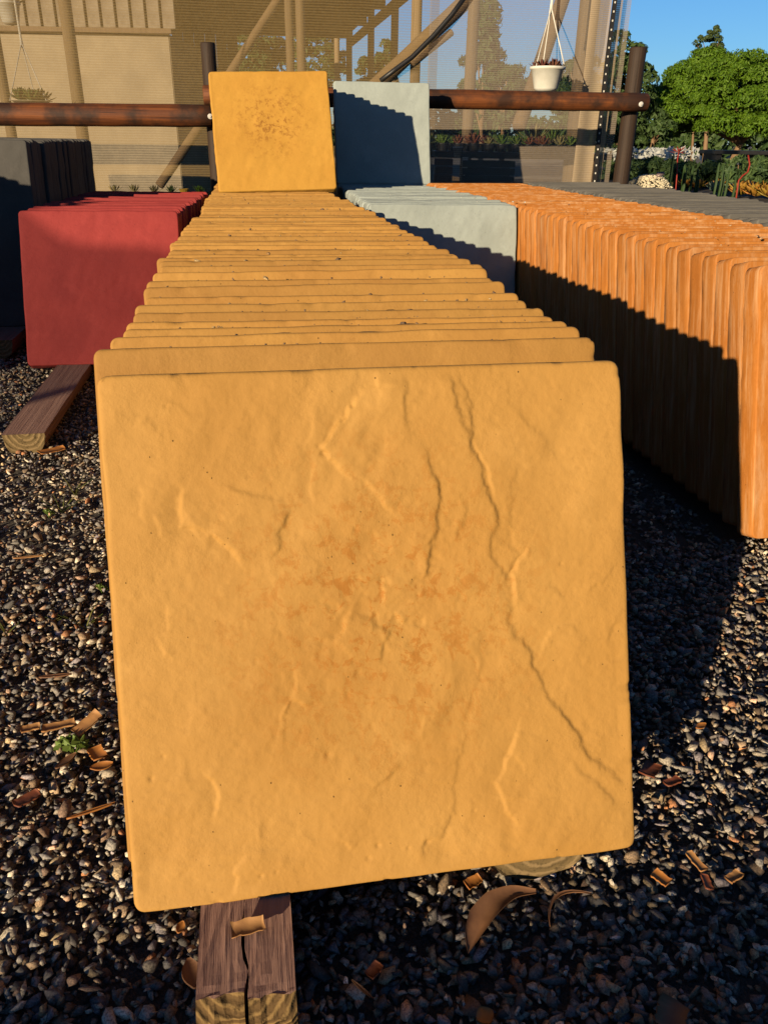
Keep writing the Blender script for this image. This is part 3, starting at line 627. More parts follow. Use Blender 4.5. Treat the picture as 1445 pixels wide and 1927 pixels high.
# roof of brown shade cloth; its right edge runs away from us
ex_ = at(725, 0, 12.0); zr = ex_.z
m = MB(); m.box(((ex_.x-7)/2, (9.6+17.6)/2, zr+.02), (ex_.x+7, 8.0, .03)); m.build('roof', M['roof'], sh)
for yy in (9.7, 11.6, 13.5, 15.5, 17.5):
    m = MB(); m.box(((ex_.x-7)/2, yy, zr-.065), (ex_.x+7, .07, .12)); m.build('beam', M['brace'], sh)
m = MB(); m.box((ex_.x-.04, 13.6, zr-.2), (.07, 7.8, .12)); m.build('beam', M['brace'], sh)
m = MB(); m.box(((xr-4.5)/2, NA+NB*(xr-4.5)/2+.09, 3.05), (xr+4.5, .08, .1), math.atan(NB)); m.build('beam', M['brace'], sh)

# shed inside the left part
SD = 9.6
w0 = at(-420, 160, SD); w1 = at(327, 160, SD); dv = (w1-w0); ang = math.atan2(dv.y, dv.x); zE = at(160, 66, SD).z
shed = empty('shed', ((w0.x+w1.x)/2, (w0.y+w1.y)/2, .018), 'cream plastered shed behind the net at the upper left, boards above its wall', 'shed')
ctr = (w0+w1)/2; nrm = Vector((-math.sin(ang), math.cos(ang), 0)); wl = dv.length
m = MB(); m.box((ctr.x+nrm.x*1.3, ctr.y+nrm.y*1.3, zE/2), (wl, 2.6, zE), ang, .01); m.build('wall', M['cream'], shed)
m = MB(); m.box((ctr.x-nrm.x*.05, ctr.y-nrm.y*.05, zE+.02), (wl+.1, .1, .05), ang); m.build('beam', M['brownwall'], shed)
bw = (at(60, 30, SD)-at(33, 30, SD)).length
k = 0; t0 = wl
bm0 = MB(); bm0.box((0, 0, 0), (bw-.03, .025, .8), 0, .004); bme = mesh('board', bm0.v, bm0.f)
while t0 > .1 and k < 24:
    t0 = wl-bw*(k+.5)+.12; p = w0+dv.normalized()*t0-nrm*.08
    o = link('board', bme, M['fascia'], shed); o.location = Vector((p.x, p.y, zE+.445))-shed.location; o.rotation_euler = (0, 0, ang); k += 1
m = MB(); m.box((ctr.x+nrm.x*.4, ctr.y+nrm.y*.4, zE+.95), (wl+.3, 1.2, .06), ang); m.build('roof', M['brownwall'], shed)
m = MB(); m.box((ctr.x-nrm.x*.02, ctr.y-nrm.y*.02, zE+.45), (wl, .02, .86), ang); m.build('fascia_back', M['brownwall'], shed)
# brown board wall right of the shed
q0 = at(332, 160, 11.5); q1 = at(452, 160, 11.5); an2 = math.atan2((q1-q0).y, (q1-q0).x)
bwall = empty('board_wall', ((q0.x+q1.x)/2, (q0.y+q1.y)/2, .018), 'brown board wall beside the cream shed, deep in the shade house', 'wall')
nb = 6; pwid = (q1-q0).length/nb
for i in range(nb):
    p = q0+(q1-q0)*((i+.5)/nb); m = MB(); m.box((p.x, p.y+.004*(i % 2), 1.4), (pwid-.008, .04, 2.75), an2, .004); m.build('board', M['brownwall'], bwall)
# meter box with conduit
mp = at(282, 103, SD-.06); mb = empty('meter_box', (mp.x, mp.y, mp.z-.1), 'grey meter box with a dark pipe on the cream shed wall', 'meter box')
m = MB(); m.box(mp, (.2, .1, .2), ang, .01); m.build('box', M['fascia'], mb)
a = at(284, 122, SD-.05); c_ = at(291, 345, SD-.05); m = MB(); m.tube([a, (a.x, a.y, .02)], .022, 8); m.tube([(a.x, a.y, a.z+.16), (a.x, a.y, zE-.02)], .012, 8); m.build('pipe', M['blackplastic'], mb, True)

# ------------------------------------------------------------------ plants
def leaf_quads(P, Nrm, size, aspect=1.6):
    n = len(P); a = rng.normal(size=(n, 3)); u = np.cross(Nrm, a); u /= np.linalg.norm(u, axis=1)[:, None]+1e-9; w = np.cross(Nrm, u)
    L = size[:, None]*u*aspect; W_ = size[:, None]*w
    V = np.stack([P-L, P-W_*.6+Nrm*size[:, None]*.15, P+L, P+W_*.6+Nrm*size[:, None]*.15], 1).reshape(-1, 3)
    F = np.arange(4*n).reshape(n, 4); return V, F
def leaves_mesh(name, P, Nrm, size, tint, aspect=1.6):
    V, F = leaf_quads(P, Nrm, size, aspect); me = mesh(name, V, F.tolist())
    a = me.attributes.new('tint', 'FLOAT', 'POINT'); a.data.foreach_set('value', np.repeat(tint, 4).astype(np.float32)); return me
def crown_points(c, rad, nl, nleaf, lump=.35, flat_bottom=-.6, shell=.55):
    c = np.array(c); rad = np.array(rad)
    d = rng.normal(size=(nl*3, 3)); d /= np.linalg.norm(d, axis=1)[:, None]; d = d[d[:, 2] > flat_bottom][:nl]
    cen = c+d*rad*rng.uniform(shell, 1.0, (len(d), 1)); lr = rng.uniform(.6, 1.2, len(d))*lump*rad.mean()
    pick = rng.integers(0, len(d), nleaf); e = rng.normal(size=(nleaf, 3)); e /= np.linalg.norm(e, axis=1)[:, None]; e[:, 2] = np.where(e[:, 2] < -.3, -e[:, 2], e[:, 2])
    P = cen[pick]+e*(lr[pick]*rng.uniform(.55, 1.05, nleaf)**.5)[:, None]*np.array([1, 1, .8])
    Nn = e+rng.normal(size=(nleaf, 3))*.45; Nn /= np.linalg.norm(Nn, axis=1)[:, None]
    return P, Nn, cen
def tree(base, trunk_top, crown_c, rad, leaf, nl, nleaf, mat, label, lump=.35, flat=-.6, r0=.12, group=None, shell=.55):
    e = empty('tree', base, label, 'tree', group)
    P, Nn, cen = crown_points(crown_c, rad, nl, nleaf, lump, flat, shell)
    link('crown', leaves_mesh('crown', P, Nn, rng.uniform(.6, 1.3, nleaf)*leaf, rng.uniform(0, 1, nleaf)), M[mat], e)
    m = MB(); b_ = Vector(base); tt = Vector(trunk_top)
    m.tube([b_-Vector((0, 0, .1)), b_+(tt-b_)*.4+Vector((.03, 0, 0)), tt], [r0, r0*.75, r0*.5], 8)
    for k in rng.choice(len(cen), min(9, len(cen)), replace=False):
        q = Vector(cen[k]); mid = tt+(q-tt)*.5+Vector((0, 0, .1*(q-tt).length)); m.tube([tt-(tt-b_)*.1, mid, q], [r0*.4, r0*.25, r0*.08], 6)
    m.build('trunk', M['bark'], e, True); return e
def gpt(px, depth, z=.018):
    p = at(px, 270, depth); return Vector((p.x, p.y, z))
# the round bright green tree
D = 17.0; c0 = at(1362, 203, D); g0 = gpt(1372, D)
tree(g0, at(1395, 262, D), (c0.x, c0.y, c0.z-.05), (1.68, 1.45, 1.02), .024, 260, 120000, 'tree', 'bright green dome shaped tree with leaning trunks at the right edge', .21, -.55, .12, None, .72)
D = 18.5; c0 = at(1470, 200, D); tree(gpt(1480, D), at(1475, 255, D), (c0.x, c0.y, c0.z), (1.3, 1.3, 1.0), .032, 200, 30000, 'tree', 'green bushy tree cut by the right edge beside the dome shaped tree', .18, -.25, .12, None, .7)
D = 30; c0 = at(1330, 108, D); tree(gpt(1332, D), at(1331, 150, D), (c0.x, c0.y, c0.z), (.55, .5, 1.1), .035, 90, 9000, 'conifer', 'slim ragged conifer rising behind the dome shaped tree', .22, -1, .1)
c0 = at(1305, 130, D); tree(gpt(1307, D+1), at(1306, 150, D), (c0.x, c0.y, c0.z), (.3, .3, .42), .05, 12, 700, 'conifer', 'small ragged side tree left of the slim conifer', .4, -1, .06)
D = 16; c0 = at(1172, 190, D); tree(gpt(1176, D), at(1174, 260, D), (c0.x, c0.y, c0.z-.1), (.5, .6, 1.35), .04, 60, 6000, 'dark_tree', 'tall dark tree between the net edge and the right fence post', .3, -1, .1)
c0 = at(1225, 235, D); tree(gpt(1228, D+.6), at(1228, 262, D), (c0.x, c0.y, c0.z-.2), (.42, .5, .45), .035, 24, 2500, 'dark_tree', 'low dark bush tree just right of the right fence post', .4, -1, .06)
for i, (px, py, D, rx, rz, lab) in enumerate(((470, 110, 34, 1.1, 1.6, 'leftmost hazy tree seen under the shade house roof'), (515, 120, 36, 1.2, 1.3, 'second hazy tree from the left under the shade house roof'), (600, 115, 33, 1.2, 1.5, 'broad hazy tree behind the twin poles of the shade house'),
        (690, 175, 38, .9, 1.6, 'low hazy tree between the far poles of the shade house'), (724, 165, 40, .55, 2.0, 'slim hazy tree left of the big diagonal brace'), (905, 150, 24, .5, 2.3, 'tall hazy tree behind the dense net panel'), (945, 190, 24, .8, 1.0, 'low hazy tree behind the dense net panel, left of the hanging pot'), (1085, 190, 22, .6, 1.2, 'hazy tree behind the dense net panel, right of the hanging pot'))):
    c0 = at(px, py, D); tree(gpt(px, D), at(px, 240, D), c0, (rx, rx, rz), .07, 60, 5000, 'dark_tree', lab, .3, -1, .1, 'hazy trees beyond the shade house')
# far woods, one mass along the horizon
P = []; 
nf = 14000; xs_ = rng.uniform(-40, 60, nf); hh_ = 1.2+.7*np.sin(xs_*.7)+.5*np.sin(xs_*1.9+1)+.8; P = np.column_stack([xs_, 48+rng.uniform(-2, 2, nf), rng.uniform(0, 1, nf)**.7*hh_])
Nn = rng.normal(size=(nf, 3)); Nn[:, 1] -= 1; Nn /= np.linalg.norm(Nn, axis=1)[:, None]
tag(link('woods', leaves_mesh('woods', P, Nn, rng.uniform(.12, .3, nf), rng.uniform(0, 1, nf)), M['dark_tree']), kind='stuff')

def rosette(c, r, n, mat, tilt0=.25, tilt1=1.2, width=.22, parent=None, name='leaves', curve=.25, thick=.12):
    v, f, tn = [], [], []; c = Vector(c)
    for i in range(n):
        fr = (i+.5)/n; a = i*2.39996+random.uniform(-.15, .15); el = tilt1*(1-fr)+tilt0*0+fr*1.45*0+random.uniform(-.1, .1)
        el = tilt0+(tilt1-tilt0)*fr+random.uniform(-.1, .1); L = r*(1-.35*fr)*random.uniform(.85, 1.1)
        dr = Vector((math.cos(a)*math.cos(el), math.sin(a)*math.cos(el), math.sin(el))); sd = Vector((-math.sin(a), math.cos(a), 0)); up = sd.cross(dr)*-1
        if up.z < 0: up = -up
        b = len(v); w = L*width
        for (s_, ww, lift) in ((0, .45, 0), (.45, 1, -curve*.1), (.8, .7, curve*.12), (1, .04, curve*.35)):
            q = c+dr*L*s_+up*lift*L
            v += [tuple(q-sd*w*ww+up*thick*w*ww), tuple(q-up*thick*w*ww*1.2), tuple(q+sd*w*ww+up*thick*w*ww)]
        for k in range(3):
            for j in range(2): f.append((b+k*3+j, b+k*3+j+1, b+k*3+j+4, b+k*3+j+3))
            f.append((b+k*3+2, b+k*3, b+k*3+3, b+k*3+5))
        tn += [random.random()]*12
    me = mesh(name, v, f); a_ = me.attributes.new('tint', 'FLOAT', 'POINT'); a_.data.foreach_set('value', tn); return link(name, me, M[mat], parent, True)
def potted(base, r, n, mat, label, pot='blackplastic', pr=.05, ph=.08, group=None, **kw):
    e = empty('potted_plant', base, label, 'potted plant', group); b = Vector(base)
    m = MB(); m.lathe([(pr*.72, 0), (pr*.95, ph*.9), (pr*1.05, ph*.9), (pr*1.05, ph), (pr*.93, ph), (pr*.9, ph*.86)], b, 16); m.build('pot', M[pot], e, False)
    rosette(b+Vector((0, 0, ph*.95)), r, n, mat, parent=e, **kw); return e
def hanging(px, py, depth, r, h, str_top, mat_leaf, label, leafr, nl=30):
    p = at(px, py, depth); e = empty('hanging_basket', p, label, 'hanging basket', None); b = Vector(p)
    m = MB(); m.lathe([(r*.55, 0), (r*.72, h*.12), (r*.95, h*.88), (r*1.06, h*.9), (r*1.06, h), (r*.95, h), (r*.92, h*.85)], b, 28); m.build('basket', M['white'], e, True)
    top = Vector(at(*str_top, depth))
    for k in range(3):
        a = k*2.094+.5+math.pi; m = MB(); m.tube([b+Vector((math.cos(a)*r*1.03, math.sin(a)*r*1.03, h*.95)), top], .0035, 6); m.build('cord', M['string'], e)
    m = MB(); m.tube([top-Vector((0, 0, .03)), top+Vector((0, 0, .02)), Vector((top.x, top.y, 3.0))], [.012, .008, .004], 8); m.build('hook', M['string'], e)
    for k in range(5):
        a = k*1.26; rosette(b+Vector((math.cos(a)*r*.55, math.sin(a)*r*.55, h*.92)), leafr, nl//2, mat_leaf, parent=e, name='plant', tilt0=.2, tilt1=1.3, width=.16)
    return e
hanging(1026, 172, 4.6, .097, .125, (1037, 14), 'succ_red', 'white hanging basket with a red succulent, hung by three cords above the rail', .075)
hanging(22, 46, 5.3, .075, .13, (18, -80), 'succ_green', 'pale hanging pot at the upper left corner behind the net', .09)
hanging(60, 196, 5.3, .13, .02, (41, 80), 'succ_green', 'bushy green hanging plant behind the net at the left', .12)

# plant bench inside the shade house, right
BD = 5.35; bz = at(930, 286, BD).z
b0 = at(800, 290, BD); b1 = at(1095, 290, BD); bd = (b1-b0).normalized(); bang = math.atan2(bd.y, bd.x); bc = (b0+b1)/2; nn = Vector((-math.sin(bang), math.cos(bang), 0))
bench = empty('plant_bench', (bc.x, bc.y+.25, .018), 'dark plant bench behind the net, crowded with small succulents', 'bench')
m = MB(); m.box((bc.x+nn.x*.25, bc.y+nn.y*.25, bz-.02), ((b1-b0).length+.4, .6, .04), bang, .004); m.build('top', M['blackplastic'], bench)
for sx in (-1, 1):
    for sy in (.02, .48):
        p = bc+bd*sx*((b1-b0).length/2+.1)+nn*sy; m = MB(); m.box((p.x, p.y, (bz-.04)/2), (.06, .06, bz-.04), bang); m.build('leg', M['brownwall'], bench)
kinds = [('succ_green', 'green'), ('succ_red', 'reddish'), ('succ_green', 'green'), ('succ_tan', 'tan'), ('succ_red', 'reddish')]
for i in range(22):
    fr = (i % 11)/10; rw = i//11; p = b0+(b1-b0)*(.02+.93*fr+random.uniform(-.02, .02))+nn*(.06+.2*rw); p.z = bz
    km, kn = kinds[(i*2+rw) % 5]
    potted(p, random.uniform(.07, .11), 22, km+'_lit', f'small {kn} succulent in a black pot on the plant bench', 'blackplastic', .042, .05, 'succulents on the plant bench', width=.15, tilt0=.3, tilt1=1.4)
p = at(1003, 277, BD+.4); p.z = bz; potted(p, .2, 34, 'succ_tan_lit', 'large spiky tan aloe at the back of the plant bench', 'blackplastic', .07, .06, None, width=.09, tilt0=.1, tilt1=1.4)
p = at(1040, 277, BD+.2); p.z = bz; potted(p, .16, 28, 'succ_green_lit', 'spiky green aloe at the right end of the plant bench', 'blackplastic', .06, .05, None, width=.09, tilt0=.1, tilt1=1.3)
p = at(860, 296, 5.2); wp = empty('white_pot', p, 'small empty white pot at the front of the plant bench', 'pot'); m = MB(); m.lathe([(.02, 0), (.03, .055), (.034, .055), (.034, .065), (.03, .065), (.028, .05)], p, 16); m.build('pot', M['white'], wp, True); 
p = at(874, 316, 5.15); wt = empty('white_tag', p, 'white plant tag card beside the dark crate', 'tag'); m = MB(); m.box((p.x, p.y, p.z+.03), (.036, .004, .07), bang); m.build('card', M['white'], wt); m = MB(); m.box((p.x, p.y+.004, p.z-.05), (.008, .003, .1), bang); m.build('stake', M['white'], wt)
# lower shelf with crates
lz = at(900, 344, 5.2).z
shf = empty('shelf', tuple(at(920, 350, 5.3).xy)+(.018,), 'low dark shelf under the front of the plant bench', 'shelf')
sc_ = at(920, 344, 5.28); m = MB(); m.box((sc_.x, sc_.y, lz-.015), (.75, .26, .03), bang); m.build('top', M['brownwall'], shf)
for sx in (-.34, .34): 
    p = sc_+bd*sx; m = MB(); m.box((p.x, p.y, (lz-.03)/2), (.05, .22, lz-.03), bang); m.build('leg', M['brownwall'], shf)
def crate(px0, px1, py0, py1, depth, mat, name, label, slats=3):
    a = at(px0, py1, depth); b_ = at(px1, py1, depth); h = at(px0, py0, depth).z-a.z; w = (b_-a).length; c_ = (a+b_)/2+nn*.08; e = empty(name, (c_.x, c_.y, lz), label, 'crate'); H = h+(a.z-lz)
    for k in range(slats):
        zc = lz+H*(k+.5)/slats
        for (o_, d_) in ((-nn*.085, (w, .012, H/slats-.008)), (nn*.085, (w, .012, H/slats-.008)), (-bd*(w/2-.006), (.012, .158, H/slats-.008)), (bd*(w/2-.006), (.012, .158, H/slats-.008))):
            m = MB(); q = c_+o_; m.box((q.x, q.y, zc), d_, bang, .002); m.build('slat', M[mat], e)
    m = MB(); m.box((c_.x, c_.y, lz+.012), (w-.03, .155, .012), bang); m.build('floor_panel', M[mat], e)
crate(868, 966, 300, 345, 5.18, 'blackplastic', 'crate', 'black plastic crate behind the net to the right of the grey standing paver')
crate(818, 850, 297, 345, 5.18, 'terracotta', 'crate', 'red brown crate just right of the grey standing paver')

# left interior low things: a low table of pale seedlings in front of the shed wall
TD = 8.4; a = at(150, 352, TD); b_ = at(400, 352, TD); tz = .16
lt = empty('seedling_table', ((a.x+b_.x)/2, (a.y+b_.y)/2, .018), 'low seedling table behind the net, over the red row', 'table')
c_ = (a+b_)/2; an = math.atan2((b_-a).y, (b_-a).x); m = MB(); m.box((c_.x, c_.y, tz-.018), ((b_-a).length+.3, .5, .035), an); m.build('top', M['brownwall'], lt)
for sx in (-.45, .45):
    p = a+(b_-a)*(.5+sx); m = MB(); m.box((p.x, p.y, (tz-.036)/2), (.05, .4, tz-.036), an); m.build('leg', M['brownwall'], lt)
for i, (px, mt, lb) in enumerate(((215, 'succ_tan', 'first tan seedling from the left behind the net, over the red row'), (252, 'succ_tan', 'second tan seedling from the left behind the net, over the red row'), (290, 'succ_tan', 'third tan seedling from the left behind the net, by the pipe foot'), (322, 'succ_green', 'green seedling behind the net near the brace foot'), (376, 'tree', 'bright green leafy plant behind the net, left of the left fence post'))):
    p = at(px, 352, TD); e = empty('potted_plant', (p.x, p.y, tz), lb, 'potted plant', 'seedlings behind the net on the left')
    m = MB(); m.lathe([(.05, 0), (.065, .05), (.06, .05), (.058, .04)], (p.x, p.y, tz), 14); m.build('pot', M['terracotta'], e)
    rosette((p.x, p.y, tz+.04), .11 if i < 4 else .12, 26, mt, parent=e, width=.09, tilt0=.5, tilt1=1.45)
p = at(346, 345, 7.9); yb = empty('yellow_pot', (p.x, p.y, tz), 'small yellow pot behind the net left of the fence post', 'pot'); m = MB(); m.lathe([(.03, 0), (.045, .1), (.05, .1), (.05, .115), (.042, .115), (.04, .1)], (p.x, p.y, tz), 14); m.build('pot', plain_mat('yellow_plastic', (.35, .2, .01)), yb)

# ------------------------------------------------------------------ garden bed on the right
bed = empty('planter_bed', (4.2, 5.6, .018), 'raised garden bed of dark soil beyond the charcoal pavers', 'garden bed')
m = MB(); m.box((4.75, 6.8, .18), (4.4, 5.0, .34), 0, .01); m.build('soil_fill', M['soil'], bed)
for (c_, d_) in (((4.75, 4.27, .2), (4.5, .05, .37)), ((2.52, 6.8, .2), (.05, 5.0, .37))):
    m = MB(); m.box(c_, d_, 0, .006); m.build('edge_board', M['brownwall'], bed)
BZ = .35
def bp(px, py, z=BZ): return onz(px, py, z)
# white pebble mound
mc = onz(1231, 357, .445); mnd = tag(bpy.data.objects.new('pebble_mound', None), 'low mound of cream white pebbles beside the right fence post', 'pebble mound'); COL.objects.link(mnd); mnd.location = (mc.x, mc.y+.1, BZ)
n = 1700; a = rng.uniform(0, 2*np.pi, n); rr_ = np.sqrt(rng.uniform(0, 1, n)); X = mc.x+rr_*np.cos(a)*.205; Y = mc.y+.10+rr_*np.sin(a)*.2; Z = BZ+.006+.182*(1-rr_**3)+rng.uniform(-.006, .006, n)
tag(link('pebbles', stones_mesh('pebbles', np.column_stack([X, Y, Z]), rng.uniform(.009, .017, n), np.ones((n, 3))), M['pebble'], mnd), kind='stuff')
rk = stones_mesh('rock', np.array([[0, 0, 0.0]]), np.array([.05]), np.ones((1, 3))); o = link('rock', rk, M['rock']); o.location = (mc.x+.05, mc.y+.05, BZ+.2); o.scale = (1, 1, .8); tag(o, 'rounded purple grey rock lying on the white pebble mound', 'rock')
def bedplant(px, py, r, n, mat, label, group=None, name='succulent', **kw):
    p = bp(px, py); e = empty(name, (p.x, p.y, BZ), label, 'succulent', group); rosette((p.x, p.y, BZ+.015), r, n, mat, parent=e, **kw); return e
bedplant(1347, 368, .15, 44, 'succ_blue', 'pale blue grey succulent with upright fingers behind the charcoal pavers', width=.13, tilt0=.5, tilt1=1.5)
bedplant(1366, 366, .11, 30, 'succ_blue', 'smaller blue grey finger succulent to the right of the pale blue one', width=.13, tilt0=.6, tilt1=1.5)
for i, (px, py, lb) in enumerate(((1392, 370, 'golden rosette succulent right of the blue grey fingers'), (1422, 373, 'orange tipped rosette succulent near the right edge'), (1448, 376, 'yellow rosette succulent cut by the right edge'), (1405, 360, 'small golden rosette behind the larger golden ones'), (1352, 356, 'orange rosette behind the blue grey fingers'), (1312, 357, 'dull orange rosette right of the pebble mound'), (1288, 356, 'low rusty rosette touching the pebble mound'))):
    bedplant(px, py, .17 if i < 3 else .12, 26, 'succ_gold', lb, 'golden rosette succulents', width=.28, tilt0=.25, tilt1=1.3)
def shrub(px, depth, z0, rx, rz, mat, label, n=900, leaf=.022, group=None, name='shrub'):
    p = at(px, 300, depth); e = empty(name, (p.x, p.y, z0), label, 'shrub', group); c_ = (p.x, p.y, z0+rz*.8)
    P, Nn, cen = crown_points(c_, (rx, rx, rz), 16, n, .45, -1, .4); P[:, 2] = np.maximum(P[:, 2], z0)
    link('foliage', leaves_mesh('foliage', P, Nn, rng.uniform(.6, 1.3, n)*leaf, rng.uniform(0, 1, n), 2.2), M[mat], e)
    m = MB(); 
    for k in range(5): q = Vector(cen[k % len(cen)]); m.tube([(p.x, p.y, z0-.01), tuple((Vector((p.x, p.y, z0))+q)/2), tuple(q)], [.012, .009, .004], 5)
    m.build('stem', M['bark'], e); return e
for i, (px, d, rx, rz, mt, lb) in enumerate(((1230, 8.3, .3, .17, 'shrub', 'dark grey green shrub behind the pebble mound'), (1290, 8.0, .2, .15, 'shrub', 'dark shrub behind the straight red flower stalk'), (1340, 8.2, .25, .16, 'shrub', 'dark shrub under the middle of the black table'), (1395, 8.1, .22, .15, 'shrub', 'blue green shrub behind the bent red stalk'), (1440, 8.2, .25, .17, 'shrub', 'dark shrub at the right edge below the table'),
      (1190, 6.5, .06, .07, 'succ_green', 'small green shrub at the foot of the right fence post'))):
    shrub(px, d, BZ, rx, rz, mt, lb, 1300, .02, 'dark shrubs in the garden bed')
# columnar cactus clumps
def columns(px, depth, n, h, label):
    p = at(px, 300, depth); e = empty('cactus', (p.x, p.y, BZ), label, 'cactus', 'columnar cacti in the garden bed')
    for k in range(n):
        x = p.x+random.uniform(-.09, .09); y = p.y+random.uniform(-.06, .06); hh = h*random.uniform(.65, 1.1); m = MB()
        m.tube([(x, y, BZ-.01), (x+.005, y, BZ+hh*.5), (x, y, BZ+hh*.92), (x, y, BZ+hh)], [.009, .0105, .009, .003], 8, True, .12); o = m.build('column', M['dark_tree'], e)
columns(1305, 6.2, 7, .26, 'clump of thin columnar cacti right of the straight red stalk'); columns(1376, 6.0, 6, .27, 'clump of columnar cacti left of the bent red stalk'); columns(1280, 6.6, 4, .32, 'sparse columnar cactus beside the white flowers')
def stalk(pts, r, label, star):
    ps = [at(px, py, 5.9) for px, py in pts]; b_ = ps[0]; e = empty('flower_stalk', (b_.x, b_.y, BZ), label, 'flower stalk'); ps[0] = Vector((b_.x, b_.y, BZ-.01)); m = MB(); m.tube(ps, r, 7); m.build('stalk', M['redstalk'], e, True)
    if star: rosette(ps[-1]-Vector((0, 0, .01)), .085, 14, 'redstalk', parent=e, name='bloom', width=.12, tilt0=-.2, tilt1=.9)
stalk([(1273, 358), (1273, 330), (1274, 300), (1277, 284)], .005, 'straight red flower stalk with a dark red starburst right of the pebble mound', True)
stalk([(1388, 358), (1389, 340), (1396, 331), (1406, 324), (1410, 310), (1407, 292)], .006, 'bent orange red flower stalk near the right edge', False)
# white flowering shrubs
for i, (px, d, lb) in enumerate(((1213, 9.5, 'white flowering shrub just right of the right fence post'), (1262, 9.0, 'white flowering shrub above the pebble mound'), (1160, 9.6, 'white flowering shrub left of the right fence post'), (1238, 9.8, 'white flowering shrub in the middle of the white flowers'))):
    p = at(px, 288, d); z0 = .018; H = p.z-z0
    e = empty('flowering_shrub', (p.x, p.y, z0), lb, 'shrub', 'white flowering shrubs'); n = 1500; P, Nn, cen = crown_points((p.x, p.y, z0+H*.5), (.3, .25, H*.5), 24, n, .4, -1, .4); P[:, 2] = np.maximum(P[:, 2], z0)
    link('foliage', leaves_mesh('foliage', P, Nn, rng.uniform(.015, .03, n), rng.uniform(0, 1, n), 2), M['shrub'], e)
    nf = 110; P = np.column_stack([p.x+rng.uniform(-.22, .22, nf), p.y+rng.uniform(-.3, .1, nf), z0+H*rng.uniform(.9, 1.08, nf)]); Nn = rng.normal(size=(nf, 3))*.5+np.array([-.5, -.8, .4]); Nn /= np.linalg.norm(Nn, axis=1)[:, None]
    link('blossom', leaves_mesh('blossom', P, Nn, rng.uniform(.018, .034, nf), rng.uniform(0, 1, nf), 1.2), M['flower'], e)
    m = MB()
    for k in range(4): m.tube([(p.x+random.uniform(-.05, .05), p.y, z0-.01), tuple(Vector(cen[k]))], [.012, .005], 5)
    m.build('stem', M['bark'], e)
# far black table
ta = at(1330, 282, 8.9); tb = at(1560, 284, 8.9); tbz = ta.z; tbl = empty('table', ((ta.x+tb.x)/2, (ta.y+tb.y)/2, .35), 'long low black table in the garden under the dome shaped tree', 'table'); tan_ = math.atan2((tb-ta).y, (tb-ta).x); tc_ = (ta+tb)/2
m = MB(); m.box((tc_.x, tc_.y, tbz-.02), ((tb-ta).length, .5, .04), tan_, .004); m.build('top', M['blackplastic'], tbl)
for s_ in (.05, .36, .5, .95):
    p = ta+(tb-ta)*s_; m = MB(); m.box((p.x, p.y, (tbz-.04+.352)/2), (.06, .4, tbz-.04-.352), tan_); m.build('leg', M['blackplastic'], tbl)

# ------------------------------------------------------------------ litter on the gravel
def flat_leaf(px, py, L, w, ang, mat, label, cat='leaf', z=.043, bend=.25, ragged=0.0, curl=.25, wid=None, name='dry_leaf', tiltx=0.0, nseg=9, sickle=0.0, thick=.0012):
    L *= .9; w *= .95; bend *= .3; curl *= .2; ragged *= .45
    p = onz(px, py, z); e = []; v = []; f = []; rg = random.Random(px*7+py)
    for i in range(nseg+1):
        s_ = i/nseg; wl_ = w*(math.sin(math.pi*min(max(s_, .03), .97))**.7 if not ragged else (1-ragged*rg.random()))
        y_ = (s_-.5)*L; xo = sickle*L*((s_-.5)**2*4-.5)
        for q in (-1, 0, 1):
            zz = bend*L*(s_-.5)**2+curl*wl_*(abs(q))*.5
            v.append((xo+q*wl_*.5*(1+(rg.uniform(-.13, .13) if ragged else 0)), y_+(rg.uniform(-.04, .04)*L if ragged else 0), zz+thick))
    m_ = len(v); v += [(a, b_, c_-2*thick) for a, b_, c_ in v]
    for i in range(nseg):
        for q in range(2):
            a = i*3+q; f.append((a, a+1, a+4, a+3)); f.append((m_+a+1, m_+a, m_+a+3, m_+a+4))
    rim = [i*3 for i in range(nseg+1)]+[nseg*3+1]+[i*3+2 for i in range(nseg, -1, -1)]+[1]
    for a, b_ in zip(rim, rim[1:]+rim[:1]): f.append((b_, a, m_+a, m_+b_))
    o = link(name, mesh(name, v, f), M[mat], None, True); o.location = p; o.rotation_euler = (tiltx, rg.uniform(-.2, .2), ang); tag(o, label, cat, None); return o
flat_leaf(112, 1366, .045, .018, R(-78), 'chip', 'broad tan bark flake left of the front yellow paver, above the green weed', 'bark flake', .047, .3, .25, .5, name='bark_flake')
flat_leaf(165, 1362, .042, .020, R(-48), 'chip', 'slanting tan bark flake between the broad flake and the paver edge', 'bark flake', .05, .3, .2, .5, name='bark_flake', tiltx=.3)
flat_leaf(58, 1370, .026, .014, R(-75), 'chip', 'small ragged tan bark flake, leftmost on the gravel', 'bark flake', .046, .2, .35, .4, name='bark_flake')
flat_leaf(183, 1418, .026, .02, R(30), 'leafor', 'orange brown leaf fragment right of the green weed', 'leaf', .05, .4, .2, .4)
flat_leaf(192, 1442, .03, .013, R(-80), 'leafor', 'curled orange leaf below the fragment beside the paver edge', 'leaf', .05, .8, 0, .6)
flat_leaf(125, 1432, .035, .012, R(-40), 'leafdry', 'dark narrow leaf lying left below the green weed', 'leaf', .046, .3)
flat_leaf(52, 1503, .032, .018, R(-55), 'leafred', 'cracked reddish leaf on the gravel near the left edge', 'leaf', .047, .3, .15)
flat_leaf(172, 1526, .06, .005, R(-72), 'leafor', 'thin orange straw of leaf touching the paver left edge', 'leaf', .046, .1)
flat_leaf(340, 1745, .014, .009, R(-20), 'leafor', 'tiny orange leaf in front of the paver lower left corner', 'leaf', .044, .3)
flat_leaf(362, 1832, .035, .02, R(15), 'leafdry', 'brown leaf tucked against the left side of the plank', 'leaf', .046, .3)
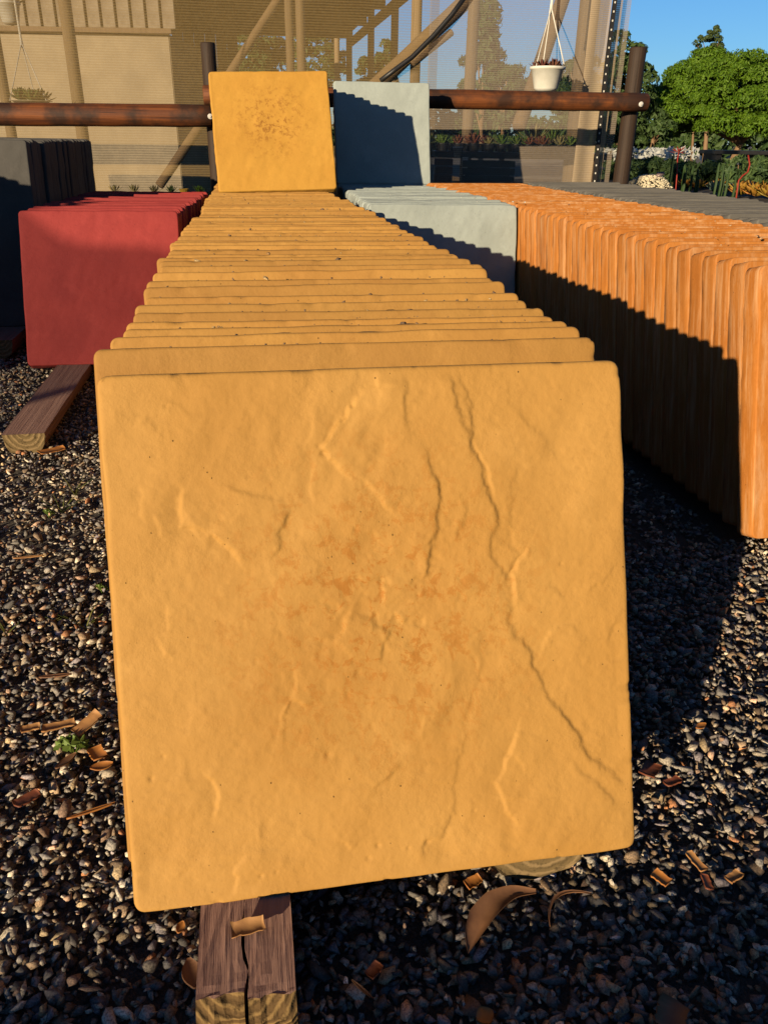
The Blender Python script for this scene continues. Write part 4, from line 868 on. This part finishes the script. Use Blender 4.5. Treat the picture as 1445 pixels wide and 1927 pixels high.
def strip_leaf(pts, wid, mat, label, name='dry_leaf'):
    # pts: (photo px, py, height); wid: widths; a cupped blade with a midrib, its thickness real
    P = [onz(a, b_, .018+h) for a, b_, h in pts]; v, f = [], []
    PP, WW = [], []
    for i in range(len(P)-1):
        for k in range(4): PP.append(P[i].lerp(P[i+1], k/4)); WW.append(wid[i]+(wid[i+1]-wid[i])*k/4)
    PP.append(P[-1]); WW.append(wid[-1])
    for _ in range(2): PP = [PP[0]]+[(PP[i-1]+PP[i]*2+PP[i+1])/4 for i in range(1, len(PP)-1)]+[PP[-1]]
    m_ = len(PP)
    for lay in (0, 1):
        for i, q in enumerate(PP):
            tn = (PP[min(i+1, m_-1)]-PP[max(i-1, 0)]).normalized(); sd = tn.cross(Vector((0, 0, 1))).normalized()
            for u_ in (-1, -.5, 0, .5, 1): v.append(tuple(q+sd*u_*WW[i]/2+Vector((0, 0, .25*WW[i]*abs(u_)+.002*u_-lay*.0012))))
    for i in range(m_-1):
        for k in range(4):
            a = i*5+k; f.append((a, a+1, a+6, a+5)); b_ = m_*5+a; f.append((b_+1, b_, b_+5, b_+6))
        for k in (0, 4):
            a = i*5+k; b_ = m_*5+a; f.append((a, a+5, b_+5, b_) if k else (a+5, a, b_, b_+5))
    c0 = P[0].copy(); o = link(name, mesh(name, [tuple(Vector(q)-c0) for q in v], f), M[mat], None, True); o.location = c0; return tag(o, label, 'leaf')
strip_leaf([(1008, 1677, .035), (965, 1679, .04), (928, 1700, .042), (900, 1733, .038), (886, 1765, .032), (880, 1792, .028)], [.002, .012, .021, .022, .014, .001], 'leafdry', 'large curved sickle shaped brown leaf in front of the log bearer end')
flat_leaf(890, 1659, .02, .012, R(-70), 'leafor', 'orange brown leaf scrap left of the log bearer end', 'leaf', .05, .4, .3)
flat_leaf(1222, 1448, .028, .022, R(-50), 'leafred', 'reddish brown leaf right of the paver lower right side', 'leaf', .05, .4, .2)
flat_leaf(1265, 1471, .026, .013, R(-75), 'leafred', 'darker reddish leaf scrap right of the larger reddish leaf', 'leaf', .047, .3, .2)
flat_leaf(1309, 1621, .028, .01, R(12), 'chip', 'narrow upright tan bark strip on the right gravel', 'bark flake', .05, .2, .25, .4, name='bark_flake')
flat_leaf(1380, 1650, .022, .012, R(-70), 'chip', 'tan bark scrap with a tail near the right edge', 'bark flake', .047, .3, .3, .4, name='bark_flake')
flat_leaf(1243, 1652, .02, .014, R(30), 'leafor', 'yellow orange leaf scrap right below the paver corner', 'leaf', .049, .3, .25)
flat_leaf(1318, 1366, .02, .009, R(-72), 'leafor', 'bright orange leaf at the edge of the paver shadow', 'leaf', .049, .3)
flat_leaf(1329, 1660, .02, .009, R(-10), 'leafred', 'small rusty leaf scrap below the narrow bark strip', 'leaf', .047, .3, .2)
flat_leaf(912, 1912, .018, .018, R(20), 'leafor', 'round orange leaf piece at the bottom edge', 'leaf', .046, .3)
flat_leaf(1262, 1912, .035, .028, R(-40), 'leafdry', 'broad brown leaf at the bottom right edge', 'leaf', .045, .2, .15)
flat_leaf(704, 1826, .018, .012, R(-50), 'leafred', 'red brown chip in the dark gravel right of the plank', 'leaf', .046, .2, .2)
flat_leaf(1430, 1130, .026, .01, R(-75), 'leafor', 'orange leaf on the lit gravel at the right edge under the orange row', 'leaf', .046, .3)
flat_leaf(98, 848, .07, .03, R(-60), 'leafor', 'pointed dry leaf under the end of the red row bearer', 'leaf', .046, .4, .1)
flat_leaf(1060, 1700, .07, .0035, R(-62), 'leafdry', 'thin curved stem beside the large sickle shaped leaf', 'twig', .05, .6, name='twig', sickle=.3)
flat_leaf(682, 1862, .03, .003, R(40), 'leafdry', 'short dry twig on the dark gravel right of the plank', 'twig', .048, .1, name='twig')
flat_leaf(105, 1272, .05, .007, R(-88), 'leafdry', 'long dark dry leaf across the gravel above the tan flakes', 'leaf', .048, .2)
flat_leaf(55, 1048, .06, .0035, R(-85), 'chip', 'pale straw on the gravel at the left', 'twig', .046, .1, name='twig')
# tan chip lying on the plank
fl = flat_leaf(467, 1746, .034, .014, R(-84), 'chip', 'tan bark chip lying on the split plank under the front paver', 'bark flake', .1045, .1, .12, .25, name='bark_flake'); fl.rotation_euler = (.0, .28, R(-84)); fl.location.z = .1065
# green weeds
def weed(px, py, label, n=7, r=.012, h=.02):
    p = onz(px, py, .035); e = empty('weed', (p.x, p.y, .03), label, 'weed'); v = []; f = []; tn = []
    m = MB()
    for k in range(n):
        a = k*2.4; el = .5+.2*(k % 3); c_ = Vector((p.x+math.cos(a)*r*1.1, p.y+math.sin(a)*r*1.1, .035+h*(.4+.6*(k % 3)/2))); m.tube([(p.x, p.y, .028), tuple(c_)], .0008, 5)
        b = len(v); v.append(tuple(c_)); nn_ = 18; tn.append(.9)
        for q in range(nn_):
            g = 2*math.pi*q/nn_; rad = r*(.72+.28*math.cos(g*5)); v.append((c_.x+math.cos(g)*rad, c_.y+math.sin(g)*rad*.9, c_.z+.0035*math.cos(g*5+1)-math.cos(g-a)*rad*.35)); tn.append(random.random()*.8)
        for q in range(nn_): f.append((b, b+1+q, b+1+(q+1) % nn_))
    me = mesh('leaf', v, f); a_ = me.attributes.new('tint', 'FLOAT', 'POINT'); a_.data.foreach_set('value', tn); link('leaf', me, M['weed'], e); m.build('stem', M['weed'], e)
weed(140, 1412, 'small light green lobed weed in the gravel left of the front paver')
weed(192, 1112, 'tiny green weed against the left edge of the front paver', 4, .006, .012)
weed(92, 968, 'tiny green weed on the gravel upper left', 4, .007, .01)
def tuft(px, py, n, h, label, spread=.4):
    p = onz(px, py, .035); v, f, tn = [], [], []
    for k in range(n):
        a = random.uniform(0, 6.28); ln = h*random.uniform(.6, 1.1); dr = Vector((math.cos(a)*spread, math.sin(a)*spread, 1)).normalized(); sd = Vector((-math.sin(a), math.cos(a), 0)); b = len(v); c_ = Vector((random.uniform(-.004, .004), random.uniform(-.004, .004), -.008))
        for s_, w in ((0, 1), (.5, .8), (1, .1)):
            q = c_+dr*ln*s_+Vector((math.cos(a), math.sin(a), -.4))*ln*.25*s_*s_; v += [tuple(q-sd*.0013*w), tuple(q+sd*.0013*w), tuple(q+Vector((0, 0, .0006)))]
        for i in range(2):
            for j in range(3): f.append((b+i*3+j, b+i*3+(j+1) % 3, b+(i+1)*3+(j+1) % 3, b+(i+1)*3+j))
        tn += [random.random()]*9
    me = mesh('grass_tuft', v, f); a_ = me.attributes.new('tint', 'FLOAT', 'POINT'); a_.data.foreach_set('value', tn); o = link('grass_tuft', me, M['grassblade']); o.location = p; tag(o, label, 'grass tuft')
tuft(10, 1195, 6, .045, 'green grass tuft cut by the left edge of the picture', .5)
tuft(160, 1178, 5, .05, 'thin grass blades in the gravel beside the front paver', .6)
tuft(142, 925, 7, .055, 'grass tuft on the upper gravel left of the yellow row', .7)
tuft(118, 958, 10, .05, 'dry brown grass tuft near the upper tiny weed', .9)
tuft(103, 1165, 4, .03, 'small yellowish grass tuft between the longer blades and the left edge', .8)
# the net and trees are done; camera stays as set at the top
